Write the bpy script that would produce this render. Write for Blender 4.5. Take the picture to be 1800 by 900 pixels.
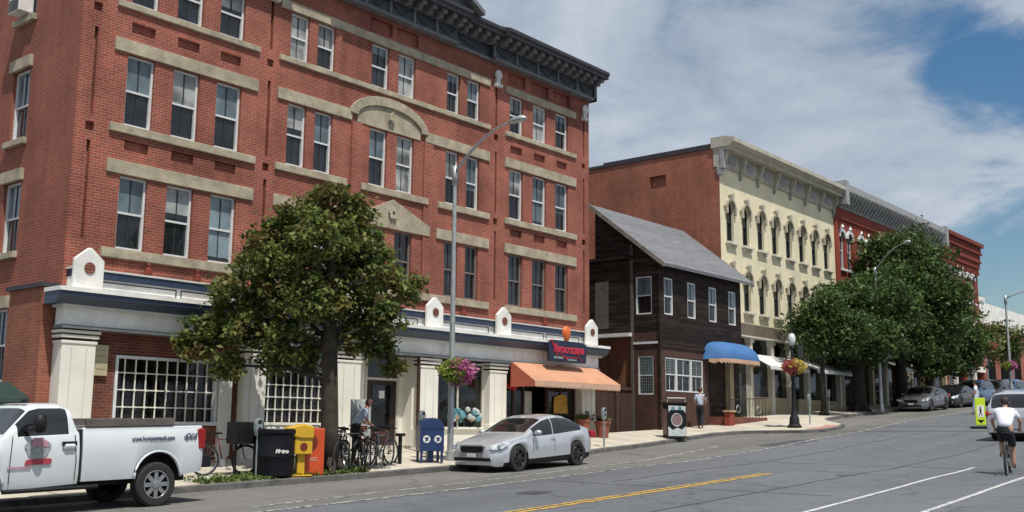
import bpy, bmesh, math, random
import numpy as np
from mathutils import Vector, Matrix
random.seed(7); RN = np.random.default_rng(11)
R = math.radians
for o in list(bpy.data.objects): bpy.data.objects.remove(o, do_unlink=True)
S = bpy.context.scene; C = S.collection

# ------------------------------------------------------------ camera
right = Vector((0.63726974, -0.77059284, 0.00859974)); down = Vector((0.12867947, 0.09540036, -0.98708681))
fwd = Vector((0.75982161, 0.63014716, 0.15995524))
cd = bpy.data.cameras.new('camera'); cam = bpy.data.objects.new('camera', cd); C.objects.link(cam)
m = Matrix((( right.x, -down.x, -fwd.x, 0), (right.y, -down.y, -fwd.y, 0), (right.z, -down.z, -fwd.z, 1.6), (0, 0, 0, 1)))
cam.matrix_world = m
cd.sensor_width = 36; cd.lens = 1860 / 1800 * 36; cd.clip_end = 3000; cd.clip_start = .1
S.camera = cam
S.render.resolution_x = 1024; S.render.resolution_y = 512

# ------------------------------------------------------------ sky, sun
SUN = Vector((-.20, -.44, 1)).normalized()          # towards the sun
w = bpy.data.worlds.new('World'); S.world = w; w.use_nodes = True
nt = w.node_tree; N = nt.nodes; Lk = nt.links; N.clear()
sky = N.new('ShaderNodeTexSky'); sky.sky_type = 'NISHITA'; sky.sun_disc = False
sky.sun_elevation = math.asin(SUN.z); sky.sun_rotation = math.atan2(SUN.x, SUN.y); sky.air_density = 1.2; sky.dust_density = .6; sky.ozone_density = 2.0
tc = N.new('ShaderNodeTexCoord')
sep = N.new('ShaderNodeSeparateXYZ'); Lk.new(tc.outputs['Generated'], sep.inputs[0])
def wm(op, a, b=None, c=None, clamp=False):
    n = N.new('ShaderNodeMath'); n.operation = op; n.use_clamp = clamp
    for i, v in enumerate((a, b, c)):
        if v is None: continue
        if isinstance(v, (int, float)): n.inputs[i].default_value = v
        else: Lk.new(v, n.inputs[i])
    return n.outputs[0]
zz = wm('ADD', wm('MAXIMUM', sep.outputs[2], 0.0), .22)
cx = wm('DIVIDE', sep.outputs[0], zz); cy = wm('DIVIDE', sep.outputs[1], zz)
cmb = N.new('ShaderNodeCombineXYZ'); Lk.new(cx, cmb.inputs[0]); Lk.new(cy, cmb.inputs[1])
def wnoise(scale, detail, rough, off, dist=0.0):
    mp = N.new('ShaderNodeMapping'); mp.inputs['Location'].default_value = off; Lk.new(cmb.outputs[0], mp.inputs[0])
    n = N.new('ShaderNodeTexNoise'); n.inputs['Scale'].default_value = scale; n.inputs['Detail'].default_value = detail
    n.inputs['Roughness'].default_value = rough; n.inputs['Distortion'].default_value = dist
    Lk.new(mp.outputs[0], n.inputs['Vector']); return n.outputs[0]
n1 = wnoise(1.5, 10, .56, (3.1, 1.7, 0), .5)
n2 = wnoise(5.0, 8, .60, (7.3, 2.2, 4), .3)
n3 = wnoise(2.6, 9, .60, (1.3, 9.2, 2), .6)
def hole(d, inner, outer, k):
    dp = N.new('ShaderNodeVectorMath'); dp.operation = 'DOT_PRODUCT'; Lk.new(tc.outputs['Generated'], dp.inputs[0]); dp.inputs[1].default_value = Vector(d).normalized()
    mr = N.new('ShaderNodeMapRange'); mr.interpolation_type = 'SMOOTHSTEP'; Lk.new(dp.outputs['Value'], mr.inputs[0])
    mr.inputs[1].default_value = math.cos(R(outer)); mr.inputs[2].default_value = math.cos(R(inner)); mr.inputs[3].default_value = 0; mr.inputs[4].default_value = k
    return mr.outputs[0]
cov = wm('ADD', wm('ADD', wm('MULTIPLY', n1, .55), wm('MULTIPLY', n2, .35)), wm('MULTIPLY', n3, .5)); cov = wm('MULTIPLY_ADD', cov, 1.3, -.42)
HOLES = [((.922, .235, .295), .0, 4.6, .27), ((.942, .19, .29), .0, 3.6, .10), ((.965, .235, .13), .5, 7.0, .48), ((.80, .55, .24), 0, 9, .04)]
for h in HOLES: cov = wm('SUBTRACT', cov, hole(*h))
mask = N.new('ShaderNodeMapRange'); mask.interpolation_type = 'SMOOTHSTEP'; Lk.new(cov, mask.inputs[0]); mask.inputs[1].default_value = .10; mask.inputs[2].default_value = .38
shade = N.new('ShaderNodeValToRGB'); Lk.new(wm('ADD', wm('MULTIPLY', n2, .35), wm('MULTIPLY', n3, .65)), shade.inputs[0])
shade.color_ramp.elements[0].position = .36; shade.color_ramp.elements[0].color = (.32, .40, .51, 1)
shade.color_ramp.elements[1].position = .66; shade.color_ramp.elements[1].color = (.62, .68, .76, 1)
hs = N.new('ShaderNodeHueSaturation'); hs.inputs['Saturation'].default_value = 1.32; Lk.new(sky.outputs[0], hs.inputs['Color'])
b1 = N.new('ShaderNodeBackground'); b1.inputs[1].default_value = .078; Lk.new(hs.outputs[0], b1.inputs[0])
b2 = N.new('ShaderNodeBackground'); b2.inputs[1].default_value = .86; Lk.new(shade.outputs[0], b2.inputs[0])
ms = N.new('ShaderNodeMixShader'); Lk.new(mask.outputs[0], ms.inputs[0]); Lk.new(b1.outputs[0], ms.inputs[1]); Lk.new(b2.outputs[0], ms.inputs[2])
wo = N.new('ShaderNodeOutputWorld'); Lk.new(ms.outputs[0], wo.inputs[0])
sd = bpy.data.lights.new('sun', 'SUN'); sd.energy = 4.2; sd.angle = R(.5); sd.color = (1, .95, .87)
so = bpy.data.objects.new('sun', sd); C.objects.link(so); so.rotation_euler = (-SUN).to_track_quat('-Z', 'Y').to_euler()
S.view_settings.view_transform = 'Standard'; S.view_settings.look = 'None'; S.view_settings.exposure = .14; S.view_settings.gamma = 1
S.view_settings.use_curve_mapping = False
S.render.engine = 'CYCLES'; S.cycles.max_bounces = 6

# ------------------------------------------------------------ materials
def newmat(name):
    m = bpy.data.materials.new(name); m.use_nodes = True; t = m.node_tree
    return m, t, t.nodes['Principled BSDF']
def pbr(name, col, rough=.6, metal=0, var=.18, vs=2.0, bump=0, bs=25, spec=.5, coat=0, world=True, fine=.08):
    m, t, p = newmat(name); n = t.nodes; l = t.links
    p.inputs['Roughness'].default_value = rough; p.inputs['Metallic'].default_value = metal; p.inputs['Specular IOR Level'].default_value = spec
    if coat: p.inputs['Coat Weight'].default_value = coat; p.inputs['Coat Roughness'].default_value = .04
    g = n.new('ShaderNodeNewGeometry') if world else n.new('ShaderNodeTexCoord')
    src = g.outputs['Position'] if world else g.outputs['Object']
    a = n.new('ShaderNodeTexNoise'); a.inputs['Scale'].default_value = vs; a.inputs['Detail'].default_value = 6; a.inputs['Roughness'].default_value = .6; l.new(src, a.inputs['Vector'])
    b = n.new('ShaderNodeTexNoise'); b.inputs['Scale'].default_value = vs * 14; b.inputs['Detail'].default_value = 3; l.new(src, b.inputs['Vector'])
    def mr(o, k):
        q = n.new('ShaderNodeMapRange'); l.new(o, q.inputs[0]); q.inputs[1].default_value = .3; q.inputs[2].default_value = .7; q.inputs[3].default_value = 1 - k; q.inputs[4].default_value = 1 + k * .7; return q.outputs[0]
    mu = n.new('ShaderNodeMath'); mu.operation = 'MULTIPLY'; l.new(mr(a.outputs[0], var), mu.inputs[0]); l.new(mr(b.outputs[0], fine), mu.inputs[1])
    v = n.new('ShaderNodeVectorMath'); v.operation = 'SCALE'; v.inputs[0].default_value = col; l.new(mu.outputs[0], v.inputs['Scale']); l.new(v.outputs[0], p.inputs['Base Color'])
    if bump:
        c = n.new('ShaderNodeTexNoise'); c.inputs['Scale'].default_value = bs; c.inputs['Detail'].default_value = 4; l.new(src, c.inputs['Vector'])
        bp = n.new('ShaderNodeBump'); bp.inputs['Strength'].default_value = bump; bp.inputs['Distance'].default_value = .02; l.new(c.outputs[0], bp.inputs['Height']); l.new(bp.outputs[0], p.inputs['Normal'])
    return m
def brick(name, c1, c2, mortar, sc=1.0, rough=.85, blotch=.25, msize=.01, bw=.215, rh=.072):
    m, t, p = newmat(name); n = t.nodes; l = t.links; p.inputs['Roughness'].default_value = rough; p.inputs['Specular IOR Level'].default_value = .25
    g = n.new('ShaderNodeNewGeometry'); s = n.new('ShaderNodeSeparateXYZ'); l.new(g.outputs['Position'], s.inputs[0])
    ad = n.new('ShaderNodeMath'); ad.operation = 'ADD'; l.new(s.outputs[0], ad.inputs[0]); l.new(s.outputs[1], ad.inputs[1])
    cb = n.new('ShaderNodeCombineXYZ'); l.new(ad.outputs[0], cb.inputs[0]); l.new(s.outputs[2], cb.inputs[1])
    b = n.new('ShaderNodeTexBrick'); l.new(cb.outputs[0], b.inputs['Vector']); b.inputs['Scale'].default_value = 1
    b.inputs['Color1'].default_value = (*c1, 1); b.inputs['Color2'].default_value = (*c2, 1); b.inputs['Mortar'].default_value = (*mortar, 1)
    b.inputs['Mortar Size'].default_value = msize; b.inputs['Brick Width'].default_value = bw * sc; b.inputs['Row Height'].default_value = rh * sc; b.inputs['Mortar Smooth'].default_value = .3
    a = n.new('ShaderNodeTexNoise'); a.inputs['Scale'].default_value = .55; a.inputs['Detail'].default_value = 8; a.inputs['Roughness'].default_value = .65; l.new(g.outputs['Position'], a.inputs['Vector'])
    q = n.new('ShaderNodeMapRange'); l.new(a.outputs[0], q.inputs[0]); q.inputs[1].default_value = .3; q.inputs[2].default_value = .7; q.inputs[3].default_value = 1 - blotch; q.inputs[4].default_value = 1 + blotch
    # vertical rain streaks
    mp = n.new('ShaderNodeMapping'); mp.inputs['Scale'].default_value = (2.2, 2.2, .18); l.new(g.outputs['Position'], mp.inputs[0])
    st = n.new('ShaderNodeTexNoise'); st.inputs['Scale'].default_value = 1.4; st.inputs['Detail'].default_value = 5; l.new(mp.outputs[0], st.inputs['Vector'])
    q2 = n.new('ShaderNodeMapRange'); l.new(st.outputs[0], q2.inputs[0]); q2.inputs[1].default_value = .3; q2.inputs[2].default_value = .75; q2.inputs[3].default_value = .86; q2.inputs[4].default_value = 1.12
    mu = n.new('ShaderNodeMath'); mu.operation = 'MULTIPLY'; l.new(q.outputs[0], mu.inputs[0]); l.new(q2.outputs[0], mu.inputs[1])
    v = n.new('ShaderNodeVectorMath'); v.operation = 'SCALE'; l.new(b.outputs['Color'], v.inputs[0]); l.new(mu.outputs[0], v.inputs['Scale']); l.new(v.outputs[0], p.inputs['Base Color'])
    bp = n.new('ShaderNodeBump'); bp.inputs['Strength'].default_value = .5; bp.inputs['Distance'].default_value = .006; bp.invert = True; l.new(b.outputs['Fac'], bp.inputs['Height']); l.new(bp.outputs[0], p.inputs['Normal'])
    return m
def boards(name, col, axis='Z', pitch=.12, var=.4, groove=.25, rough=.8):
    m, t, p = newmat(name); n = t.nodes; l = t.links; p.inputs['Roughness'].default_value = rough; p.inputs['Specular IOR Level'].default_value = .25
    g = n.new('ShaderNodeNewGeometry'); s = n.new('ShaderNodeSeparateXYZ'); l.new(g.outputs['Position'], s.inputs[0])
    if axis == 'Z': src = s.outputs[2]
    else:
        ad = n.new('ShaderNodeMath'); ad.operation = 'ADD'; l.new(s.outputs[0], ad.inputs[0]); l.new(s.outputs[1], ad.inputs[1]); src = ad.outputs[0]
    d = n.new('ShaderNodeMath'); d.operation = 'DIVIDE'; l.new(src, d.inputs[0]); d.inputs[1].default_value = pitch
    fr = n.new('ShaderNodeMath'); fr.operation = 'FRACT'; l.new(d.outputs[0], fr.inputs[0])
    fl = n.new('ShaderNodeMath'); fl.operation = 'FLOOR'; l.new(d.outputs[0], fl.inputs[0])
    wn = n.new('ShaderNodeTexWhiteNoise'); wn.noise_dimensions = '1D'; l.new(fl.outputs[0], wn.inputs['W'])
    mp = n.new('ShaderNodeMapping'); mp.inputs['Scale'].default_value = (.8, .8, 9) if axis == 'Z' else (9, 9, .8); l.new(g.outputs['Position'], mp.inputs[0])
    st = n.new('ShaderNodeTexNoise'); st.inputs['Scale'].default_value = 1.6; st.inputs['Detail'].default_value = 7; l.new(mp.outputs[0], st.inputs['Vector'])
    def MR(o, a, b_, c, e):
        q = n.new('ShaderNodeMapRange'); l.new(o, q.inputs[0]); q.inputs[1].default_value = a; q.inputs[2].default_value = b_; q.inputs[3].default_value = c; q.inputs[4].default_value = e; return q.outputs[0]
    def MU(a, b_):
        q = n.new('ShaderNodeMath'); q.operation = 'MULTIPLY'; l.new(a, q.inputs[0]); l.new(b_, q.inputs[1]); return q.outputs[0]
    k = MU(MU(MR(wn.outputs[0], 0, 1, 1 - var * .5, 1 + var * .5), MR(st.outputs[0], .3, .7, 1 - var, 1 + var)), MR(fr.outputs[0], 0, .12, groove, 1))
    v = n.new('ShaderNodeVectorMath'); v.operation = 'SCALE'; v.inputs[0].default_value = col; l.new(k, v.inputs['Scale']); l.new(v.outputs[0], p.inputs['Base Color'])
    bp = n.new('ShaderNodeBump'); bp.inputs['Strength'].default_value = .8; bp.inputs['Distance'].default_value = .02; l.new(fr.outputs[0], bp.inputs['Height']); l.new(bp.outputs[0], p.inputs['Normal'])
    return m
def glassm(name, col, rough=.04, var=.5, obj=True, spec=.6):
    m, t, p = newmat(name); n = t.nodes; l = t.links; p.inputs['Roughness'].default_value = rough; p.inputs['Specular IOR Level'].default_value = spec; p.inputs['Coat Weight'].default_value = .25
    oi = n.new('ShaderNodeObjectInfo'); g = n.new('ShaderNodeNewGeometry')
    a = n.new('ShaderNodeTexNoise'); a.inputs['Scale'].default_value = 1.7; a.inputs['Detail'].default_value = 3; l.new(g.outputs['Position'], a.inputs['Vector'])
    q = n.new('ShaderNodeMapRange'); l.new(a.outputs[0], q.inputs[0]); q.inputs[1].default_value = .35; q.inputs[2].default_value = .65; q.inputs[3].default_value = 1 - var; q.inputs[4].default_value = 1 + var
    q2 = n.new('ShaderNodeMapRange'); l.new(oi.outputs['Random'], q2.inputs[0]); q2.inputs[3].default_value = .55; q2.inputs[4].default_value = 1.3
    mu = n.new('ShaderNodeMath'); mu.operation = 'MULTIPLY'; l.new(q.outputs[0], mu.inputs[0]); l.new(q2.outputs[0], mu.inputs[1])
    v = n.new('ShaderNodeVectorMath'); v.operation = 'SCALE'; v.inputs[0].default_value = col; l.new(mu.outputs[0], v.inputs['Scale']); l.new(v.outputs[0], p.inputs['Base Color'])
    b = n.new('ShaderNodeTexNoise'); b.inputs['Scale'].default_value = 2.2; l.new(g.outputs['Position'], b.inputs['Vector'])
    bp = n.new('ShaderNodeBump'); bp.inputs['Strength'].default_value = .12; bp.inputs['Distance'].default_value = .05; l.new(b.outputs[0], bp.inputs['Height']); l.new(bp.outputs[0], p.inputs['Normal'])
    return m
def leafm(name, dark, light, red=None, redamt=.0, trans=.25):
    m, t, p = newmat(name); n = t.nodes; l = t.links; p.inputs['Roughness'].default_value = .55; p.inputs['Specular IOR Level'].default_value = .3
    g = n.new('ShaderNodeNewGeometry')
    a = n.new('ShaderNodeTexNoise'); a.inputs['Scale'].default_value = 1.3; a.inputs['Detail'].default_value = 3; l.new(g.outputs['Position'], a.inputs['Vector'])
    ad = n.new('ShaderNodeMath'); ad.operation = 'MULTIPLY_ADD'; l.new(g.outputs['Random Per Island'], ad.inputs[0]); ad.inputs[1].default_value = .5; l.new(a.outputs[0], ad.inputs[2])
    r = n.new('ShaderNodeValToRGB'); l.new(ad.outputs[0], r.inputs[0]); r.color_ramp.elements[0].position = .45; r.color_ramp.elements[0].color = (*dark, 1); r.color_ramp.elements[1].position = 1.0; r.color_ramp.elements[1].color = (*light, 1)
    out = r.outputs[0]
    if red:
        b = n.new('ShaderNodeTexNoise'); b.inputs['Scale'].default_value = 1.9; b.inputs['Detail'].default_value = 4; l.new(g.outputs['Position'], b.inputs['Vector'])
        q = n.new('ShaderNodeMapRange'); l.new(b.outputs[0], q.inputs[0]); q.inputs[1].default_value = .5; q.inputs[2].default_value = .68; q.inputs[3].default_value = 0; q.inputs[4].default_value = redamt
        mx = n.new('ShaderNodeMix'); mx.data_type = 'RGBA'; l.new(q.outputs[0], mx.inputs[0]); l.new(out, mx.inputs[6]); mx.inputs[7].default_value = (*red, 1); out = mx.outputs[2]
    l.new(out, p.inputs['Base Color'])
    tr = n.new('ShaderNodeBsdfTranslucent'); l.new(out, tr.inputs[0]); mxs = n.new('ShaderNodeMixShader'); mxs.inputs[0].default_value = trans
    l.new(p.outputs[0], mxs.inputs[1]); l.new(tr.outputs[0], mxs.inputs[2]); l.new(mxs.outputs[0], n['Material Output'].inputs[0])
    return m
def asphalt(name, col, crack=.25, agg=.2, patch=.12):
    m, t, p = newmat(name); n = t.nodes; l = t.links; p.inputs['Roughness'].default_value = .9; p.inputs['Specular IOR Level'].default_value = .3
    g = n.new('ShaderNodeNewGeometry')
    def NZ(sc, det, scale=(1, 1, 1)):
        mp = n.new('ShaderNodeMapping'); mp.inputs['Scale'].default_value = scale; l.new(g.outputs['Position'], mp.inputs[0])
        a = n.new('ShaderNodeTexNoise'); a.inputs['Scale'].default_value = sc; a.inputs['Detail'].default_value = det; l.new(mp.outputs[0], a.inputs['Vector']); return a.outputs[0]
    def MR(o, a, b_, c, e):
        q = n.new('ShaderNodeMapRange'); l.new(o, q.inputs[0]); q.inputs[1].default_value = a; q.inputs[2].default_value = b_; q.inputs[3].default_value = c; q.inputs[4].default_value = e; return q.outputs[0]
    def MU(a, b_):
        q = n.new('ShaderNodeMath'); q.operation = 'MULTIPLY'; l.new(a, q.inputs[0]); l.new(b_, q.inputs[1]); return q.outputs[0]
    k = MU(MU(MR(NZ(.35, 6, (.25, 1.4, 1)), .3, .7, 1 - patch, 1 + patch), MR(NZ(38, 3), .3, .7, 1 - agg, 1 + agg)), MR(NZ(3, 5), .3, .7, .93, 1.07))
    vo = n.new('ShaderNodeTexVoronoi'); vo.feature = 'DISTANCE_TO_EDGE'; vo.inputs['Scale'].default_value = .3; vo.inputs['Randomness'].default_value = 1
    dn = n.new('ShaderNodeTexNoise'); dn.inputs['Scale'].default_value = 1.5; dn.inputs['Detail'].default_value = 5; l.new(g.outputs['Position'], dn.inputs['Vector'])
    av = n.new('ShaderNodeVectorMath'); av.operation = 'MULTIPLY_ADD'; l.new(dn.outputs['Color'], av.inputs[0]); av.inputs[1].default_value = (1.3, 1.3, 0); l.new(g.outputs['Position'], av.inputs[2]); l.new(av.outputs[0], vo.inputs['Vector'])
    k = MU(k, MR(vo.outputs['Distance'], .0, .018, 1 - crack, 1))
    v = n.new('ShaderNodeVectorMath'); v.operation = 'SCALE'; v.inputs[0].default_value = col; l.new(k, v.inputs['Scale']); l.new(v.outputs[0], p.inputs['Base Color'])
    c = n.new('ShaderNodeTexNoise'); c.inputs['Scale'].default_value = 90; l.new(g.outputs['Position'], c.inputs['Vector'])
    bp = n.new('ShaderNodeBump'); bp.inputs['Strength'].default_value = .25; bp.inputs['Distance'].default_value = .01; l.new(c.outputs[0], bp.inputs['Height']); l.new(bp.outputs[0], p.inputs['Normal'])
    return m
def worn(name, col, thr=.42):      # road paint worn away in spots
    m, t, p = newmat(name); n = t.nodes; l = t.links; p.inputs['Roughness'].default_value = .7
    g = n.new('ShaderNodeNewGeometry'); a = n.new('ShaderNodeTexNoise'); a.inputs['Scale'].default_value = 7; a.inputs['Detail'].default_value = 8; a.inputs['Roughness'].default_value = .7; l.new(g.outputs['Position'], a.inputs['Vector'])
    q = n.new('ShaderNodeMapRange'); l.new(a.outputs[0], q.inputs[0]); q.inputs[1].default_value = thr - .06; q.inputs[2].default_value = thr + .06
    mx = n.new('ShaderNodeMix'); mx.data_type = 'RGBA'; l.new(q.outputs[0], mx.inputs[0]); mx.inputs[6].default_value = (.10, .10, .105, 1); mx.inputs[7].default_value = (*col, 1); l.new(mx.outputs[2], p.inputs['Base Color'])
    return m
M = dict(
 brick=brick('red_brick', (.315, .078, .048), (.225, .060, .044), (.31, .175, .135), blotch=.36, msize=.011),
 brick_side=brick('red_brick_side_wall', (.31, .085, .055), (.24, .068, .048), (.28, .16, .12), blotch=.22),
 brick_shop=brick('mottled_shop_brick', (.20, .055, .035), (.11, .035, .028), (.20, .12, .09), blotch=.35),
 brick_old=brick('weathered_brick', (.34, .112, .072), (.26, .085, .055), (.28, .15, .10), blotch=.3),
 brick_red=brick('painted_red_brick', (.31, .055, .035), (.25, .046, .03), (.24, .07, .05), blotch=.15),
 brick_dark=brick('dark_red_brick', (.26, .045, .028), (.18, .035, .022), (.15, .05, .04), blotch=.2),
 stone=pbr('sandstone', (.40, .35, .255), .85, var=.36, vs=2.3, bump=.5, fine=.16),
 white=pbr('white_paint', (.80, .79, .75), .55, var=.20, vs=1.7, fine=.08),
 cream=pbr('cream_pilaster_paint', (.80, .775, .69), .6, var=.09, vs=1.6, fine=.03),
 frieze=pbr('frieze_grey_white_paint', (.62, .62, .59), .6, var=.14, vs=1.1),
 navy=pbr('navy_trim_paint', (.030, .045, .085), .45, var=.2),
 ledge=pbr('blue_grey_ledge_paint', (.042, .062, .105), .45, var=.2),
 framew=pbr('window_frame_white', (.68, .70, .70), .5, var=.08),
 cornice=pbr('cornice_slate_grey', (.055, .063, .08), .55, var=.3, vs=3),
 corn_l=pbr('cornice_light_grey', (.15, .158, .168), .6, var=.3, vs=3),
 slate=pbr('slate_dark', (.035, .035, .042), .6, var=.3, vs=4),
 blind=glassm('window_blind_behind_glass', (.15, .20, .225), var=.35), dark=glassm('dark_window_glass', (.014, .017, .02)),
 curtain=glassm('curtain_behind_glass', (.26, .27, .26), var=.6), shop=glassm('shop_window_glass', (.012, .013, .013), var=.9, spec=.35), mull=pbr('dark_mullion', (.03, .03, .035), .5),
 clap=boards('dark_clapboard', (.042, .028, .021), 'Z', .14, .75), clapf=boards('dark_clapboard_front', (.028, .018, .015), 'Z', .14, .7), rake=pbr('weathered_rake_board', (.24, .21, .185), .8, var=.4, vs=5),
 board=boards('reddish_vertical_boards', (.17, .075, .042), 'X', .17, .25, .4), brown=pbr('brown_panel_paint', (.070, .031, .022), .75, var=.35, vs=3),
 fence=boards('dark_fence_boards', (.055, .032, .024), 'X', .14, .3), shing=boards('grey_shingles', (.17, .175, .19), 'Z', .11, .22, .6),
 cwall=pbr('cream_painted_wall', (.74, .67, .47), .75, var=.16, vs=.7, fine=.03), ctrim=pbr('cream_trim', (.62, .59, .50), .65, var=.2, vs=4),
 ccorn=pbr('brownish_grey_cornice', (.46, .425, .35), .7, var=.25, vs=3), cfas=pbr('brown_grey_fascia', (.16, .125, .10), .7, var=.3),
 gcorn=pbr('grey_cornice_paint', (.31, .315, .32), .65, var=.2, vs=3), tan=pbr('tan_paint', (.42, .34, .22), .7),
 roof=pbr('flat_roof_felt', (.06, .06, .06), .9), inner=pbr('dark_interior', (.012, .011, .010), .9),
 asphalt=asphalt('asphalt', (.120, .127, .139), .3, .3, .16), park=asphalt('parking_lane_asphalt', (.155, .15, .142), .35, .28, .2),
 walk=pbr('sidewalk_concrete', (.50, .455, .375), .9, var=.20, vs=.8, bump=.2, bs=40), kerb=pbr('granite_kerb', (.13, .125, .118), .85, var=.5, vs=3, bump=.5, bs=15),
 ground=pbr('ground_soil_and_lots', (.12, .115, .10), .95, var=.3, vs=.3), pinkp=pbr('brick_red_kerb_ramp', (.42, .24, .19), .9),
 yline=worn('yellow_road_paint', (.55, .34, .05), .45), wline=worn('white_road_paint', (.52, .52, .51), .43), fline=worn('faded_white_road_paint', (.46, .46, .44), .50),
 bark=pbr('bark', (.050, .040, .030), .95, var=.4, vs=5, bump=.8, bs=18), bark2=pbr('dark_bark', (.035, .03, .026), .95, var=.4, vs=5, bump=.8),
 leaf1=leafm('street_tree_leaves', (.032, .056, .014), (.215, .265, .07), (.24, .10, .05), .5, trans=.38), leaf2=leafm('dark_green_leaves', (.022, .050, .016), (.11, .175, .05), (.12, .11, .04), .25, trans=.32),
 leaf3=leafm('bright_green_leaves', (.05, .09, .02), (.16, .20, .06), (.35, .12, .09), .45), grass=leafm('grass_blades', (.06, .10, .02), (.14, .19, .05)),
 fpink=leafm('pink_petals', (.35, .05, .18), (.62, .22, .42), trans=.3), fred=leafm('red_petals', (.40, .05, .07), (.55, .18, .15), trans=.3), fgreen=leafm('trailing_leaves', (.12, .20, .03), (.32, .38, .08)), fyel=leafm('yellow_petals', (.45, .38, .05), (.6, .5, .15)),
 silver=pbr('silver_car_paint', (.56, .58, .62), .30, .45, var=.02, fine=.02, coat=.8, spec=.5), tw=pbr('white_truck_paint', (.62, .66, .68), .32, 0, var=.04, fine=.02, coat=.6),
 grey_car=pbr('grey_car_paint', (.16, .17, .19), .28, .5, var=.02, coat=.8), black_car=pbr('black_car_paint', (.012, .013, .016), .25, .2, var=.02, coat=.8), blue_car=pbr('dark_blue_car_paint', (.025, .085, .19), .28, .1, var=.02, coat=.8),
 carglass=glassm('car_glass', (.010, .011, .012), .03, .3, spec=.7), tyre=pbr('tyre_rubber', (.022, .022, .023), .85, var=.2), rim=pbr('alloy_rim', (.42, .43, .44), .3, .8, var=.1), rimd=pbr('dark_alloy_rim', (.06, .06, .065), .35, .7, var=.1),
 plastic=pbr('black_plastic', (.012, .012, .014), .5, var=.2, spec=.25), chrome=pbr('chrome', (.6, .62, .64), .15, 1, var=.05), lampg=glassm('headlight_lens', (.50, .54, .58), .08, .3), tail=glassm('tail_light_lens', (.45, .012, .015), .1, .2), under=pbr('underbody', (.01, .01, .01), .9),
 steel=pbr('galvanised_steel', (.42, .45, .46), .45, .5, var=.2, vs=4), meterg=pbr('parking_meter_grey_green', (.30, .36, .36), .5, .4, var=.3, vs=9), iron=pbr('black_iron', (.014, .015, .016), .45, .2, var=.3),
 mail=pbr('mailbox_blue', (.018, .040, .125), .35, var=.12), bin=pbr('black_bin_plastic', (.007, .0075, .011), .6, var=.3, spec=.2), ybox=pbr('yellow_box_paint', (.60, .36, .02), .4, var=.12), obox=pbr('orange_box_paint', (.55, .075, .02), .4, var=.12), oboxd=pbr('orange_box_window', (.16, .025, .012), .3),
 orange=pbr('orange_canvas', (.54, .275, .165), .8, var=.12, vs=1.5), oside=pbr('shaded_orange_canvas', (.44, .11, .065), .8), bluec=pbr('blue_canvas', (.05, .155, .37), .8, var=.15, vs=1.5), wcanv=pbr('white_canvas', (.66, .68, .66), .8, var=.12, vs=3), ptrim=pbr('peach_valance', (.55, .36, .25), .8),
 signn=pbr('sign_navy', (.012, .022, .05), .4, var=.2), signr=pbr('sign_red', (.55, .03, .06), .5), ball=pbr('orange_sign_disc', (.65, .14, .03), .4), lime=pbr('fluorescent_yellow_green', (.55, .75, .02), .5, var=.05), txtg=pbr('grey_lettering', (.10, .11, .17), .5), txtr=pbr('red_lettering', (.38, .045, .07), .5), txtp=pbr('pink_grey_print', (.48, .26, .32), .6, var=.4, vs=22), txtgy=pbr('grey_green_print', (.33, .36, .36), .6, var=.4, vs=22),
 terra=pbr('terracotta', (.30, .10, .06), .8), green=pbr('dark_green_canvas', (.012, .035, .028), .7, var=.3), skin=pbr('skin', (.48, .27, .19), .6, var=.05), hair=pbr('auburn_hair', (.10, .035, .022), .7), hair2=pbr('dark_hair', (.03, .022, .018), .7), shirtw=pbr('white_shirt', (.72, .74, .82), .8, var=.06), shirtb=pbr('pale_blue_shirt', (.42, .50, .62), .8, var=.15), darkc=pbr('dark_cloth', (.015, .016, .022), .85), shoe=pbr('shoe', (.03, .03, .035), .7), wood=pbr('grey_brown_wood_rail', (.11, .095, .085), .8, var=.35, vs=6), plaque=pbr('tan_plaque', (.50, .44, .28), .7), globe=pbr('lamp_globe_glass', (.62, .66, .66), .3), meshw=pbr('sign_board_grey', (.45, .48, .46), .5, var=.3, vs=9), teal=pbr('teal_goods', (.10, .26, .30), .7, var=.4, vs=9), goods=pbr('tan_goods', (.35, .24, .17), .7, var=.5, vs=9), redg=pbr('red_goods', (.5, .03, .02), .6), yelg=pbr('yellow_poster', (.55, .30, .03), .6, var=.3, vs=6), bikef=pbr('bike_frame_dark_red', (.12, .02, .02), .4), bikes=pbr('bike_frame_silver', (.32, .33, .34), .35, .6), bikeb=pbr('bike_frame_black', (.012, .012, .014), .4), wd_frame=pbr('brownish_window_frame', (.20, .17, .15), .6), hood=pbr('weathered_hood_stone', (.42, .38, .31), .8, var=.45, vs=7), doorb=pbr('dark_brown_door', (.028, .014, .010), .5, var=.2), oilp=asphalt('road_patch', (.072, .074, .08), .3, .2, .2), art1=pbr('painted_panel_white', (.55, .60, .58), .6, var=.4, vs=14), art2=pbr('painted_panel_mauve', (.25, .16, .17), .6, var=.5, vs=10),
)

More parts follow.
